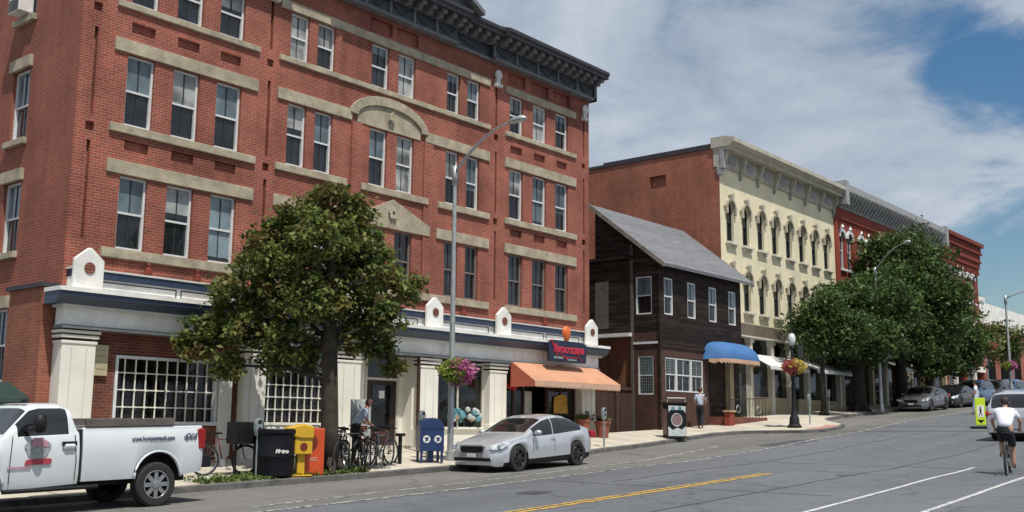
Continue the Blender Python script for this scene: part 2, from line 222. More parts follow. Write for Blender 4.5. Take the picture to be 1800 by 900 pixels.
# ------------------------------------------------------------ builders
def worldloc(o):
    v = Vector((0, 0, 0))
    while o: v += o.location; o = o.parent
    return v
def tag(o, label=None, cat=None, group=None, kind=None):
    if label: o['label'] = label
    if cat: o['category'] = cat
    if group: o['group'] = group
    if kind: o['kind'] = kind
    return o
def thing(name, loc, label, cat, group=None, rz=0):
    o = bpy.data.objects.new(name, None); C.objects.link(o); o.location = loc; o.rotation_euler = (0, 0, rz); o.empty_display_size = .2
    return tag(o, label, cat, group)
class MB:
    def __init__(s): s.v = []; s.f = []; s.m = []
    def add(s, vs, fs, mi=0):
        n = len(s.v); s.v += [tuple(p) for p in vs]; s.f += [tuple(i + n for i in f) for f in fs]; s.m += [mi] * len(fs); return s
    def box(s, x0, x1, y0, y1, z0, z1, mi=0):
        if x0 > x1: x0, x1 = x1, x0
        if y0 > y1: y0, y1 = y1, y0
        return s.add([(x0,y0,z0),(x1,y0,z0),(x1,y1,z0),(x0,y1,z0),(x0,y0,z1),(x1,y0,z1),(x1,y1,z1),(x0,y1,z1)], [(0,3,2,1),(4,5,6,7),(0,1,5,4),(1,2,6,5),(2,3,7,6),(3,0,4,7)], mi)
    def prism(s, pts, d0, d1, axis='y', mi=0):     # polygon in the plane across `axis`, extruded d0..d1
        n = len(pts)
        def P(a, b, d): return (a, d, b) if axis == 'y' else ((d, a, b) if axis == 'x' else (a, b, d))
        vs = [P(a, b, d0) for a, b in pts] + [P(a, b, d1) for a, b in pts]
        return s.add(vs, [tuple(range(n))[::-1], tuple(range(n, 2 * n))] + [(i, (i + 1) % n, n + (i + 1) % n, n + i) for i in range(n)], mi)
    def tube(s, pts, rad, seg=8, mi=0, cap=True):
        pts = [Vector(p) for p in pts]; rr = rad if isinstance(rad, (list, tuple)) else [rad] * len(pts); n = len(pts); vs = []
        up = Vector((0, 0, 1))
        for i, p in enumerate(pts):
            d = (pts[min(i + 1, n - 1)] - pts[max(i - 1, 0)]).normalized()
            a = d.cross(up if abs(d.z) < .95 else Vector((1, 0, 0))).normalized(); b = d.cross(a)
            for k in range(seg):
                t = 2 * math.pi * k / seg; vs.append(p + a * math.cos(t) * rr[i] + b * math.sin(t) * rr[i])
        fs = [(i * seg + k, i * seg + (k + 1) % seg, (i + 1) * seg + (k + 1) % seg, (i + 1) * seg + k) for i in range(n - 1) for k in range(seg)]
        if cap: fs += [tuple(range(seg))[::-1], tuple(range((n - 1) * seg, n * seg))]
        return s.add(vs, fs, mi)
    def lathe(s, prof, c=(0, 0, 0), seg=16, mi=0, axis='z', sy=1.0, cap=True):
        vs = []
        for r, h in prof:
            for k in range(seg):
                t = 2 * math.pi * k / seg; a, b = r * math.cos(t), r * math.sin(t) * sy
                vs.append((c[0] + a, c[1] + b, c[2] + h) if axis == 'z' else ((c[0] + a, c[1] + h, c[2] + b) if axis == 'y' else (c[0] + h, c[1] + a, c[2] + b)))
        n = len(prof); fs = [(i * seg + k, i * seg + (k + 1) % seg, (i + 1) * seg + (k + 1) % seg, (i + 1) * seg + k) for i in range(n - 1) for k in range(seg)]
        if cap: fs += [tuple(range(seg))[::-1], tuple(range((n - 1) * seg, n * seg))]
        return s.add(vs, fs, mi)
    def torus(s, c, Rr, r, seg=24, sg=6, axis='y', mi=0):
        vs = []
        for i in range(seg):
            a = 2 * math.pi * i / seg
            for k in range(sg):
                t = 2 * math.pi * k / sg; q = Rr + r * math.cos(t); h = r * math.sin(t)
                vs.append((c[0] + q * math.cos(a), c[1] + h, c[2] + q * math.sin(a)) if axis == 'y' else (c[0] + q * math.cos(a), c[1] + q * math.sin(a), c[2] + h))
        return s.add(vs, [(i * sg + k, ((i + 1) % seg) * sg + k, ((i + 1) % seg) * sg + (k + 1) % sg, i * sg + (k + 1) % sg) for i in range(seg) for k in range(sg)], mi)
    def build(s, name, mats, parent=None, origin=None, smooth=False, bevel=0, auto=False):
        if not isinstance(mats, (list, tuple)): mats = [mats]
        off = worldloc(parent) if parent else Vector((0, 0, 0)); loc = Vector(origin) - off if origin else Vector((0, 0, 0)); o0 = off + loc
        me = bpy.data.meshes.new(name); me.from_pydata([(v[0] - o0.x, v[1] - o0.y, v[2] - o0.z) for v in s.v], [], s.f)
        for m_ in mats: me.materials.append(m_)
        me.polygons.foreach_set('material_index', s.m); me.update()
        bm = bmesh.new(); bm.from_mesh(me); bmesh.ops.recalc_face_normals(bm, faces=bm.faces); bm.to_mesh(me); bm.free()
        if smooth:
            me.polygons.foreach_set('use_smooth', [True] * len(me.polygons))
            if auto: me.set_sharp_from_angle(angle=R(35))
        o = bpy.data.objects.new(name, me); C.objects.link(o); o.parent = parent; o.location = loc
        if bevel:
            b = o.modifiers.new('bevel', 'BEVEL'); b.width = bevel; b.segments = 2; b.limit_method = 'ANGLE'; b.angle_limit = R(40)
        return o
def copy_tree(o, parent=None, loc=None, rz=None):
    c = o.copy(); C.objects.link(c)
    if parent: c.parent = parent
    if loc is not None: c.location = loc
    if rz is not None: c.rotation_euler[2] = rz
    for ch in list(o.children): copy_tree(ch, c)
    return c
def recolor(o, old, new):
    for q in [o] + list(o.children_recursive):
        if q.type != 'MESH': continue
        for i, sl in enumerate(q.material_slots):
            if sl.material == old: sl.link = 'OBJECT'; sl.material = new
def text(name, body, size, mat, parent, loc, rot, depth=.004, shear=0, sx=1, bold=0):
    cu = bpy.data.curves.new(name, 'FONT'); cu.body = body; cu.size = size; cu.extrude = depth; cu.align_x = 'CENTER'; cu.align_y = 'CENTER'; cu.shear = shear; cu.offset = bold
    t = bpy.data.objects.new(name + '_tmp', cu); C.objects.link(t); bpy.context.view_layer.update()
    me = bpy.data.meshes.new_from_object(t.evaluated_get(bpy.context.evaluated_depsgraph_get())); bpy.data.objects.remove(t, do_unlink=True)
    me.materials.clear(); me.materials.append(mat)
    o = bpy.data.objects.new(name, me); C.objects.link(o); o.parent = parent; o.location = Vector(loc) - worldloc(parent); o.rotation_euler = rot; o.scale = (sx, 1, 1)
    return o
def wall(mb, axis, pl, a0, a1, z0, z1, holes, inward, mi=0, rev=0, back=0):
    """flat wall facing -axis with real openings; hole = (a0,a1,z0,z1,depth,closed)"""
    A = sorted({a0, a1, *[max(a0, min(a1, v)) for h in holes for v in h[:2]]}); Z = sorted({z0, z1, *[max(z0, min(z1, v)) for h in holes for v in h[2:4]]})
    def P(a, d, z): return (a, pl + inward * d, z) if axis == 'y' else (pl + inward * d, a, z)
    for i in range(len(A) - 1):
        for j in range(len(Z) - 1):
            ca, cz = (A[i] + A[i + 1]) / 2, (Z[j] + Z[j + 1]) / 2
            if any(h[0] < ca < h[1] and h[2] < cz < h[3] for h in holes): continue
            mb.add([P(A[i], 0, Z[j]), P(A[i + 1], 0, Z[j]), P(A[i + 1], 0, Z[j + 1]), P(A[i], 0, Z[j + 1])], [(0, 1, 2, 3)], mi)
    for h in holes:
        b0, b1, c0, c1, d = h[:5]
        mb.add([P(b0,0,c0),P(b1,0,c0),P(b1,0,c1),P(b0,0,c1),P(b0,d,c0),P(b1,d,c0),P(b1,d,c1),P(b0,d,c1)], [(0,1,5,4),(1,2,6,5),(2,3,7,6),(3,0,4,7)] + ([(4,5,6,7)] if h[5] else []), rev)

# ------------------------------------------------------------ ground profile
GX = [-30, 0, 11.3, 21.5, 24, 27, 33, 37, 43, 50, 66, 90, 130, 400]; GZ = [-.95, -.15, .12, .48, .58, .66, .95, 1.2, 1.55, 2.05, 2.95, 4.0, 5.6, 8]
def g(x): return float(np.interp(x, GX, GZ))
KB = [(-40, 19.9), (8, 19.8), (13.4, 19.67), (17, 19.36), (20.9, 19.25), (25, 19.55), (29.4, 20.6), (35, 21.05), (39, 21.5), (40.4, 21.2), (41.1, 20.3), (41.5, 18.9), (42.3, 18.3), (44, 18.3), (46, 18.9), (48, 20.4), (50, 21.4), (54, 22.0), (62, 22.1), (200, 22.3)]
def kerb(x): return float(np.interp(x, [a for a, _ in KB], [b for _, b in KB]))
def fac(x): return 23.6 if x < 46.3 else 25.0
def swz(x, y):
    k = kerb(x); t = min(1, max(0, (y - k) / (fac(x) - k)))
    rise = float(np.interp(x, [0, 33, 38, 60], [.29, .27, .16, .12]))
    return g(x) + .13 + rise * t

XS = sorted(set([-40 + i * 2 for i in range(22)] + [4 + i * .5 for i in range(200)] + [104 + i * 8 for i in range(38)]))
gm = MB()
xs_ = [-300, -100] + [x for i, x in enumerate(XS) if i % 4 == 0] + [600]
for i in range(len(xs_) - 1):
    a, b = xs_[i], xs_[i + 1]; 
    for y0, y1 in ((-400, -14), (-14, 22), (22, 60), (60, 500)):
        gm.add([(a, y0, g(a) - .03), (b, y0, g(b) - .03), (b, y1, g(b) - .03), (a, y1, g(a) - .03)], [(0, 1, 2, 3)])
tag(gm.build('ground', M['ground']), kind='structure')
rm = MB(); pm = MB(); sm = MB(); km = MB()
for i in range(len(XS) - 1):
    a, b = XS[i], XS[i + 1]; ka, kb = kerb(a), kerb(b)
    rm.add([(a, -12, g(a)), (b, -12, g(b)), (b, kb + .05, g(b)), (a, ka + .05, g(a))], [(0, 1, 2, 3)])
    la, lb = [float(np.interp(q, [0, 16.5, 29, 50, 80], [15.0, 15.3, 16.3, 17.6, 19])) for q in (a, b)]
    if 0 <= a < 90 and la < ka - .3: pm.add([(a, la, g(a) + .004), (b, lb, g(b) + .004), (b, kb - .01, g(b) + .004), (a, ka - .01, g(a) + .004)], [(0, 1, 2, 3)])
    if a >= -40 and b < 190:
        fa, fb = fac(a + .01) + .3, fac(b - .01) + .3; n = 5
        for j in range(n):
            t0, t1 = j / n, (j + 1) / n
            y = [ka + .16 + (fa - ka - .16) * t0, kb + .16 + (fb - kb - .16) * t0, kb + .16 + (fb - kb - .16) * t1, ka + .16 + (fa - ka - .16) * t1]
            sm.add([(a, y[0], swz(a, y[0])), (b, y[1], swz(b, y[1])), (b, y[2], swz(b, y[2])), (a, y[3], swz(a, y[3]))], [(0, 1, 2, 3)])
        top = [(a, ka, g(a) + .125), (b, kb, g(b) + .125), (b, kb + .165, swz(b, kb + .16) + .004), (a, ka + .165, swz(a, ka + .16) + .004)]
        km.add(top + [(a, ka, g(a) - .02), (b, kb, g(b) - .02)], [(0, 1, 2, 3), (0, 4, 5, 1)])
tag(rm.build('road', M['asphalt']), kind='structure'); tag(pm.build('parking_lane', M['park']), kind='structure')
tag(sm.build('sidewalk', M['walk']), kind='structure'); tag(km.build('kerb', M['kerb']), kind='structure')
def mark(name, pts, wd, mat, h=.008, seg=24):
    mb = MB(); 
    for (x0, y0), (x1, y1) in zip(pts[:-1], pts[1:]):
        d = Vector((x1 - x0, y1 - y0)).normalized(); nx, ny = -d.y * wd / 2, d.x * wd / 2
        for i in range(seg):
            t0, t1 = i / seg, (i + 1) / seg; ax, ay, bx, by = x0 + (x1 - x0) * t0, y0 + (y1 - y0) * t0, x0 + (x1 - x0) * t1, y0 + (y1 - y0) * t1
            mb.add([(ax - nx, ay - ny, g(ax) + h), (bx - nx, by - ny, g(bx) + h), (bx + nx, by + ny, g(bx) + h), (ax + nx, ay + ny, g(ax) + h)], [(0, 1, 2, 3)])
    return tag(mb.build(name, mat), kind='structure')
mark('yellow_centre_line', [(2, 11.02), (23.7, 11.60)], .13, M['yline']); mark('yellow_centre_line', [(2, 11.22), (23.7, 11.80)], .10, M['yline'])
mark('white_lane_line', [(8, 6.85), (28.1, 8.25)], .105, M['wline']); mark('white_lane_line', [(8, 5.3), (60, 8.6)], .105, M['wline'])
mark('faded_parking_line', [(4, 15.0), (16.5, 15.25), (29, 16.05), (38.8, 16.8), (50, 17.5), (80, 19)], .12, M['fline']); mark('faded_parking_line', [(12, 16.0), (19.3, 16.41), (25.5, 16.98), (34, 18.6)], .09, M['fline'])
mark('crosswalk_line', [(43.2, 18.0), (43.9, 12.3), (45, 3)], .16, M['fline']); mark('crosswalk_line', [(46.2, 18.4), (46.9, 12.3), (48, 3)], .16, M['fline'])
pp = MB()
for i in range(6):
    a, b = 42.2 + i * .45, 42.65 + i * .45
    pp.add([(a, kerb(a) + .18, swz(a, kerb(a) + .18) + .006), (b, kerb(b) + .18, swz(b, kerb(b) + .18) + .006), (b, kerb(b) + .75, swz(b, kerb(b) + .75) + .006), (a, kerb(a) + .75, swz(a, kerb(a) + .75) + .006)], [(0, 1, 2, 3)])
tag(pp.build('kerb_ramp', M['pinkp']), kind='structure')
jm = MB()
for i in range(60):      # joints of the sidewalk slabs
    x = 6 + i * 1.5
    if 46 < x < 46.6: continue
    y0, y1 = kerb(x) + .18, fac(x)
    jm.add([(x, y0, swz(x, y0) + .004), (x + .02, y0, swz(x, y0) + .004), (x + .02, y1, swz(x, y1) + .004), (x, y1, swz(x, y1) + .004)], [(0, 1, 2, 3)])
tag(jm.build('sidewalk_joints', M['kerb']), kind='structure')
def patch(cx, cy, rx, ry, n, mat, name='asphalt_patch', jit=.15):
    mb = MB(); rg = np.random.default_rng(int(cx * 7)); P = [(cx + rx * math.copysign(abs(math.cos(a)) ** .5, math.cos(a)) * (1 + rg.uniform(-jit, jit)), cy + ry * math.copysign(abs(math.sin(a)) ** .5, math.sin(a)) * (1 + rg.uniform(-jit, jit))) for a in [2 * math.pi * k / n for k in range(n)]]
    mb.add([(x, y, g(x) + .007) for x, y in P], [tuple(range(n))]); tag(mb.build(name, mat), kind='structure')
patch(16.9, 13.4, .38, .26, 14, M['oilp']); patch(13.5, 9.4, .5, .3, 12, M['oilp']); patch(36, 16.9, 1.8, .5, 16, M['oilp'], jit=.05); patch(24.0, 9.9, .25, .2, 10, M['oilp'])

tm = MB()
for (xa, ya, xb, yb) in ((6, 9.3, 60, 10.8), (20, 13.6, 75, 15.6), (27.5, 5.6, 27.9, 15.6), (19.2, 8.2, 19.5, 15.0)):
    n = 60; rg = np.random.default_rng(int(xa * 3)); pts = [(xa + (xb - xa) * i / n + rg.normal(0, .02), ya + (yb - ya) * i / n + rg.normal(0, .03)) for i in range(n + 1)]
    for (p, q_), (u, v_) in zip(pts[:-1], pts[1:]):
        d = Vector((u - p, v_ - q_)).normalized() * .022; nx, ny = -d.y, d.x
        tm.add([(p - nx, q_ - ny, g(p) + .006), (u - nx, v_ - ny, g(u) + .006), (u + nx, v_ + ny, g(u) + .006), (p + nx, q_ + ny, g(p) + .006)], [(0, 1, 2, 3)])
tag(tm.build('road_tar_seams', M['oilp']), kind='structure')

# ------------------------------------------------------------ sash windows
def sash(w, h, arched=False, muntin=True, mats=('framew', 'blind', 'dark', 'mull'), bl=None):
    """window > pane ; origin centre of sill line, facing -Y"""
    mb = MB(); f = .055
    mb.box(-w/2, -w/2 + f, 0, .10, 0, h); mb.box(w/2 - f, w/2, 0, .10, 0, h); mb.box(-w/2 + f, w/2 - f, 0, .10, h - f, h); mb.box(-w/2 + f, w/2 - f, -.02, .10, 0, f)
    mb.box(-w/2 + f, w/2 - f, .02, .07, h * .5 - .025, h * .5 + .025)
    if muntin: mb.box(-.014, .014, .025, .045, h * .5 + .025, h - f, 1); mb.box(-.012, .012, .065, .078, f, h * .5 - .025, 1)
    o = mb.build('window', [M[mats[0]], M[mats[3]]])
    p = MB(); p.box(-w/2 + f, w/2 - f, .046, .056, h * .5, h - f, 0); p.box(-w/2 + f, w/2 - f, .08, .09, f, h * .5, 1)
    if bl:      # blinds drawn to different heights behind the two sashes
        p = MB(); hw = w/2 - f
        for (z0, z1, y) in ((h * .5, h - f, .046), (f, h * .5, .08)):
            cut = max(z0, min(z1, h - bl * h))
            if cut < z1: p.box(-hw, hw, y, y + .01, cut, z1, 0)
            if cut > z0: p.box(-hw, hw, y, y + .01, z0, cut, 1)
    q = p.build('pane', [M[mats[1]], M[mats[2]]], o)
    return o
PROT = {}
def put_window(parent, x, y, z, w, h, rz=0, key='', **kw):
    k = (round(w, 2), round(h, 2), key)
    off = worldloc(parent)
    if k not in PROT:
        o = sash(w, h, **kw); PROT[k] = o; o.parent = parent; o.location = Vector((x, y, z)) - off; o.rotation_euler = (0, 0, rz); return o
    return copy_tree(PROT[k], parent, Vector((x, y, z)) - off, rz)

# ================================================================== BIG BRICK BUILDING
Y0 = 23.6
BB = thing('brick_building', (12.1, Y0, g(12)), 'four storey red brick block with sandstone bands, slate grey cornice and white ground floor shopfronts', 'building')
colsA = [(13.35, 14.12), (14.66, 15.44), (15.97, 16.77)]; b2 = [(18.36, 19.04), (19.36, 20.04)]; b3 = [(21.53, 22.27), (22.69, 23.45)]; b4 = [(24.96, 25.6), (25.98, 26.64)]; b5 = [(28.26, 29.04), (29.6, 30.42), (30.98, 31.77)]
cols = colsA + b2 + b3 + b4 + b5
rows = [(5.82, 7.64), (8.92, 10.74), (12.08, 13.46)]
holes = []
for c in cols:
    for r in rows: holes.append((*c, *r, .16, False))
for c in colsA + b5:
    m_ = (c[0] + c[1]) / 2
    for z in (8.28, 11.33): holes.append((m_ - .33, m_ + .33, z, z + .27, .10, True))
for c in b5 + b3: holes.append((c[0] - .12, c[1] + .12, 13.86, 14.3, .12, True))
for x in (12.48, 17.68, 27.52, 32.8):
    for z0, z1 in ((5.95, 8.35), (9.0, 11.2), (12.1, 13.9)): holes.append((x - .05, x + .05, z0, z1, .12, True))
    for z in (8.58, 11.6): holes.append((x - .11, x + .11, z, z + .22, .12, True))
wb = MB(); wall(wb, 'y', Y0, 12.1, 33.15, 4.6, 14.45, holes, 1)
wb.box(33.0, 33.149, Y0 + .01, 44, 0, 14.44)
# side wall facing down the street
sh = []
for z0, z1 in ((5.8, 7.62), (8.72, 10.6), (12.0, 13.6)):
    for y in (26.05, 29.6, 33.2, 37): sh.append((y, y + .92, z0, z1, .16, False))
for z0, z1 in ((2.6, 4.4),): sh.append((26.2, 27.1, z0, z1, .16, False))
wall(wb, 'x', 12.1, Y0, 44, 0, 14.45, sh, 1, 1, 1)
wb.build('wall', [M['brick'], M['brick_side']], BB)
cb = MB(); cb.box(12.3, 33.0, Y0 + .35, Y0 + .45, 4.6, 14.4); cb.box(12.35, 12.45, Y0 + .5, 43.9, 0, 14.4); cb.build('interior_wall', M['inner'], BB)
VAR = [dict(key='v%d' % i, bl=b_, mats=('framew', m_, 'dark', 'mull')) for i, (b_, m_) in enumerate(((.5, 'blind'), (.5, 'blind'), (.62, 'blind'), (.38, 'curtain'), (.5, 'curtain'), (.9, 'blind'), (.2, 'blind'), (.97, 'curtain')))]
for c in cols:
    for r in rows: put_window(BB, (c[0] + c[1]) / 2, Y0 + .09, r[0], c[1] - c[0], r[1] - r[0], **(dict(key='vd', bl=.02, mats=('wd_frame', 'dark', 'dark', 'mull')) if r == rows[0] and c[0] > 20 else VAR[int(RN.integers(len(VAR)))]))
for h in sh: put_window(BB, 12.1 + .09, (h[0] + h[1]) / 2, h[2], h[1] - h[0], h[3] - h[2], -math.pi / 2, key='bbs')
st = MB()
def band(x0, x1, z0, z1, d=.06):
    q = MB(); q.box(x0, x1, Y0 - d, Y0 + .02, z0, z1); q.build('stone_sill' if d > .06 else 'stone_lintel', M['stone'], BB, bevel=.012)
for (x0, x1) in ((12.97, 17.28), (28.0, 32.25)):
    band(x0, x1, 5.57, 5.80, .09); band(x0, x1, 7.66, 8.0); band(x0, x1, 8.69, 8.90, .09); band(x0, x1, 10.76, 11.1); band(x0, x1, 11.9, 12.06, .08); band(x0, x1, 13.48, 13.75)
band(17.97, 27.15, 13.48, 13.75); band(17.97, 27.15, 11.9, 12.06, .08); band(17.97, 27.15, 5.57, 5.80, .09)
band(17.97, 20.75, 10.76, 11.1); band(23.95, 27.15, 10.76, 11.1)
for x0, x1 in ((17.97, 20.6), (21.2, 24.1), (24.6, 27.15)): band(x0, x1, 8.69, 8.90, .09)
for x0, x1 in ((17.97, 20.6), (24.55, 27.15)): band(x0, x1, 7.66, 8.0)
q = MB(); q.prism([(21.2, 7.66), (24.2, 7.66), (24.2, 7.98), (22.55, 8.6), (21.2, 7.98)], Y0 - .08, Y0 + .02); q.build('gabled_lintel', M['stone'], BB, bevel=.012)
# arch over the centre pair
cxa, ang = 22.35, [math.pi * i / 20 for i in range(21)]
def arc(rx, rz_, z): return [(cxa + rx * math.cos(a), z + rz_ * math.sin(a)) for a in ang]
o_, i_ = arc(1.68, .80, 11.0), arc(1.38, .52, 10.98)
for k in range(20): st.prism([o_[k], o_[k + 1], i_[k + 1], i_[k]], Y0 - .10, Y0 + .02)
t_ = arc(1.38, .52, 10.98); st.prism([(cxa - 1.37, 10.76)] + [(cxa + 1.37, 10.76)] + t_, Y0 - .03, Y0 + .015)
st.build('stone_arch', M['stone'], BB, bevel=.012)
for x, z, s_ in ((22.5, 8.15, .16), (22.35, 11.22, .12)):
    fl = MB()
    for k in range(5):
        a = 2 * math.pi * k / 5 + .3; fl.lathe([(s_ * .5, 0), (s_ * .4, .04), (.01, .05)], (x + s_ * .8 * math.cos(a), Y0 - .15, z + s_ * .8 * math.sin(a)), 8, axis='y')
    fl.build('carved_rosette', M['stone'], BB)
for x0, x1 in ((20.78, 21.18), (23.9, 24.3)): pl = MB(); pl.box(x0, x1, Y0 - .05, Y0 + .01, 5.82, 10.74); pl.build('brick_pilaster', M['brick'], BB)
# cornice
cn = MB()
def cornice(x0, x1, d):
    cn.box(x0, x1, Y0 - d, Y0 + .3, 14.40, 14.50, 0)
    cn.box(x0, x1, Y0 - d + .08, Y0 + .3, 14.50, 14.98, 1)
    cn.box(x0, x1, Y0 - d - .04, Y0 + .3, 14.98, 15.08, 0)
    n = int((x1 - x0) / .46); 
    for i in range(n):
        x = x0 + (i + .5) * (x1 - x0) / n
        cn.box(x - .1, x + .1, Y0 - d - .48, Y0 - d - .04, 15.03, 15.17, 0); cn.box(x - .1, x + .1, Y0 - d - .3, Y0 - d - .04, 14.93, 15.03, 0)
    cn.box(x0, x1, Y0 - d - .6, Y0 + .3, 15.17, 15.26, 2)
    cn.prism([(Y0 - d - .6, 15.26), (Y0 - d - .66, 15.33), (Y0 - d - .66, 15.40), (Y0 - .1, 15.72), (Y0 + .6, 15.72), (Y0 + .6, 15.26)], x0, x1, 'x', 2)
    for k in range(5): 
        t = k / 5; yy = Y0 - d - .66 + t * (.56 + d); cn.box(x0, x1, yy, yy + .05, 15.40 + t * .32, 15.44 + t * .32, 2)
    # swags in the frieze
    m2 = max(1, int((x1 - x0) / 1.05))
    for i in range(m2):
        xa = x0 + i * (x1 - x0) / m2; wv = (x1 - x0) / m2
        pts = [(xa + wv * (.12 + .76 * t / 8), Y0 - d + .05, 14.88 - .22 * math.sin(math.pi * t / 8)) for t in range(9)]
        cn.tube(pts, [.02 + .02 * math.sin(math.pi * t / 8) for t in range(9)], 6, 1)
        cn.box(xa - .05, xa + .05, Y0 - d + .02, Y0 - d + .08, 14.52, 14.96, 0)
cornice(11.8, 17.95, .3); cornice(17.95, 19.9, .12); cornice(19.9, 25.2, .3); cornice(25.2, 27.1, .12); cornice(27.1, 33.25, .3)
cn.prism([(19.6, 15.42), (25.5, 15.42), (22.55, 17.0)], Y0 - .75, Y0 + .3, 'y', 1)
for sgn in (-1, 1):
    cn.prism([(22.55 + sgn * 3.15, 15.42), (22.55 + sgn * 3.15, 15.58), (22.55, 17.2), (22.55, 17.0)], Y0 - 1.02, Y0 + .3, 'y', 0)
cn.box(33.12, 33.3, Y0 - .3, Y0 + 1, 14.4, 15.2, 1)
cn.build('cornice', [M['corn_l'], M['cornice'], M['slate']], BB)
for x in (17.68, 27.52, 32.8):
    rn = MB(); rn.lathe([(.17, 0), (.17, .08), (.12, .1), (.1, .05)], (x, Y0 - .12, 14.0), 14, axis='y'); rn.box(x - .16, x + .16, Y0 - .16, Y0, 13.55, 13.66); rn.box(x - .1, x + .1, Y0 - .1, Y0, 13.66, 13.85)
    rn.build('cornice_roundel', M['frieze'], BB)
rf = MB(); rf.box(12.0, 33.2, Y0 + .3, 44, 14.45, 14.6); rf.build('roof', M['roof'], BB)
# annex strip on the side wall and AC unit
an = MB(); an.box(11.75, 12.098, 23.75, 25.4, 0, 4.72, 0); an.box(11.68, 12.098, 23.7, 25.5, 4.72, 4.82, 1); an.build('brick_buttress', [M['brick_old'], M['slate']], BB)
for h in sh:
    sl = MB(); sl.box(12.0, 12.098, h[0] - .1, h[1] + .1, h[3], h[3] + .3); sl.build('stone_lintel', M['stone'], BB, bevel=.01)
    sl = MB(); sl.box(11.98, 12.098, h[0] - .1, h[1] + .1, h[2] - .16, h[2]); sl.build('stone_sill', M['stone'], BB, bevel=.01)
ac = thing('air_conditioner', (12.0, 26.5, 12.05), 'white window air conditioner in the top left side window', 'air conditioner')
a_ = MB(); a_.box(11.72, 12.1, 26.2, 26.8, 12.06, 12.45); a_.build('case', M['white'], ac, bevel=.02)
a_ = MB()
for k in range(6): a_.box(11.705, 11.715, 26.25, 26.75, 12.1 + k * .055, 12.125 + k * .055)
a_.build('grille', M['plastic'], ac)
# shopfront: entablature, ledge, parapet
ent = MB()
yF = Y0 - .38
ent.box(12.0, 33.2, yF, Y0 - .003, 3.84, 4.24, 0); ent.box(11.96, 33.24, yF - .05, Y0 - .003, 3.76, 3.84, 4)
ent.box(11.9, 33.3, yF - .12, Y0 - .003, 4.24, 4.30, 3)
ent.prism([(yF - .14, 4.30), (yF - .34, 4.47), (yF - .34, 4.575), (Y0 - .003, 4.575), (Y0 - .003, 4.30)], 11.7, 33.45, 'x', 1)
ent.box(11.68, 33.47, yF - .38, Y0 - .003, 4.575, 4.67, 0)
ent.box(12.2, 33.1, Y0 - .22, Y0 - .003, 4.67, 4.98, 0); ent.box(12.2, 33.1, Y0 - .30, Y0 - .003, 4.98, 5.16, 2); ent.box(12.15, 33.12, Y0 - .33, Y0 - .003, 5.16, 5.20, 3)
ups = [12.5, 17.68, 20.85, 24.15, 27.55, 32.72]
for a, b in zip(ups[:-1], ups[1:]):
    n = max(1, round((b - a - .8) / 1.9))
    for k in range(n):
        x0 = a + .45 + k * (b - a - .9) / n; x1 = x0 + (b - a - .9) / n - .12
        for q in ((x0, x1, 4.72, 4.745), (x0, x1, 4.91, 4.935), (x0, x0 + .025, 4.745, 4.91), (x1 - .025, x1, 4.745, 4.91)): ent.box(q[0], q[1], Y0 - .235, Y0 - .215, q[2], q[3], 2)
ent.build('entablature', [M['white'], M['ledge'], M['navy'], M['frieze'], M['corn_l']], BB)
for x in ups:
    u = MB(); wv = .37; u.prism([(x - wv, 4.67), (x + wv, 4.67), (x + wv, 5.38), (x + .04, 5.66), (x - .04, 5.66), (x - wv, 5.38)], Y0 - .45, Y0 - .34, 'y'); o = u.build('parapet_block', M['white'], BB, bevel=.02)
    ro = MB(); ro.lathe([(.135, 0), (.135, .02), (.1, .03)], (x, Y0 - .475, 5.18), 14, axis='y'); ro.build('rosette', M['brick_shop'], o)
for x in (14.2, 15.6, 25.8, 30.2): fn = MB(); fn.lathe([(.05, 5.2), (.1, 5.26), (.09, 5.38), (.03, 5.42), (.05, 5.5), (.01, 5.55)], (x, Y0 - .15, 0), 10); fn.build('finial', M['brick_dark'], BB)
for (x0, x1) in ((12.05, 12.88), (17.1, 17.8), (20.28, 21.2), (23.68, 24.5), (27.0, 27.87), (32.25, 33.1)):
    zb = swz((x0 + x1) / 2, 23.4) - .1; p = MB(); ya, yb = Y0 - .30, Y0 + .12
    p.box(x0, x1, ya, yb, zb, 3.45); p.box(x0 - .05, x1 + .05, ya - .06, yb, zb, zb + .65); p.box(x0 - .03, x1 + .03, ya - .04, yb, zb + .65, zb + .72)
    for q in (3.42, 3.55, 3.66): p.box(x0 - .02 - (q - 3.4) * .2, x1 + .02 + (q - 3.4) * .2, ya - .02 - (q - 3.4) * .2, yb, q, q + .07, 0)
    wq = (x1 - x0); p.box(x0 + wq * .26, x0 + wq * .30, ya - .012, ya + .01, zb + .8, 3.35, 1); p.box(x0 + wq * .70, x0 + wq * .74, ya - .012, ya + .01, zb + .8, 3.35, 1)
    p.build('pilaster', [M['cream'], M['frieze']], BB, bevel=.012)
# infills: bays
inf = MB()
zg = .2
wall(inf, 'y', Y0 - .02, 12.88, 17.1, zg, 3.76, [(13.55, 16.5, 1.58, 3.26, .25, False)], 1, 0, 0)
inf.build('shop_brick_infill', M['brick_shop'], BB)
wf = MB(); wf.box(24.5, 27.0, Y0 + .02, Y0 + .12, .6, 1.52); wf.box(24.5, 27.0, Y0 - .06, Y0 + .12, 1.52, 1.60); wf.build('bulkhead', M['cream'], BB, bevel=.01)
wf = MB(); wf.box(17.78, 20.3, Y0 + .06, Y0 + .12, .4, 1.6)
wf.box(17.78, 20.3, Y0, Y0 + .12, 3.06, 3.14); wf.box(17.78, 20.3, Y0, Y0 + .12, 1.6, 1.68); wf.box(17.78, 17.87, Y0, Y0 + .12, 1.68, 3.06); wf.box(20.2, 20.3, Y0, Y0 + .12, 1.6, 3.76)
wf.build('bulkhead', M['cream'], BB, bevel=.01)
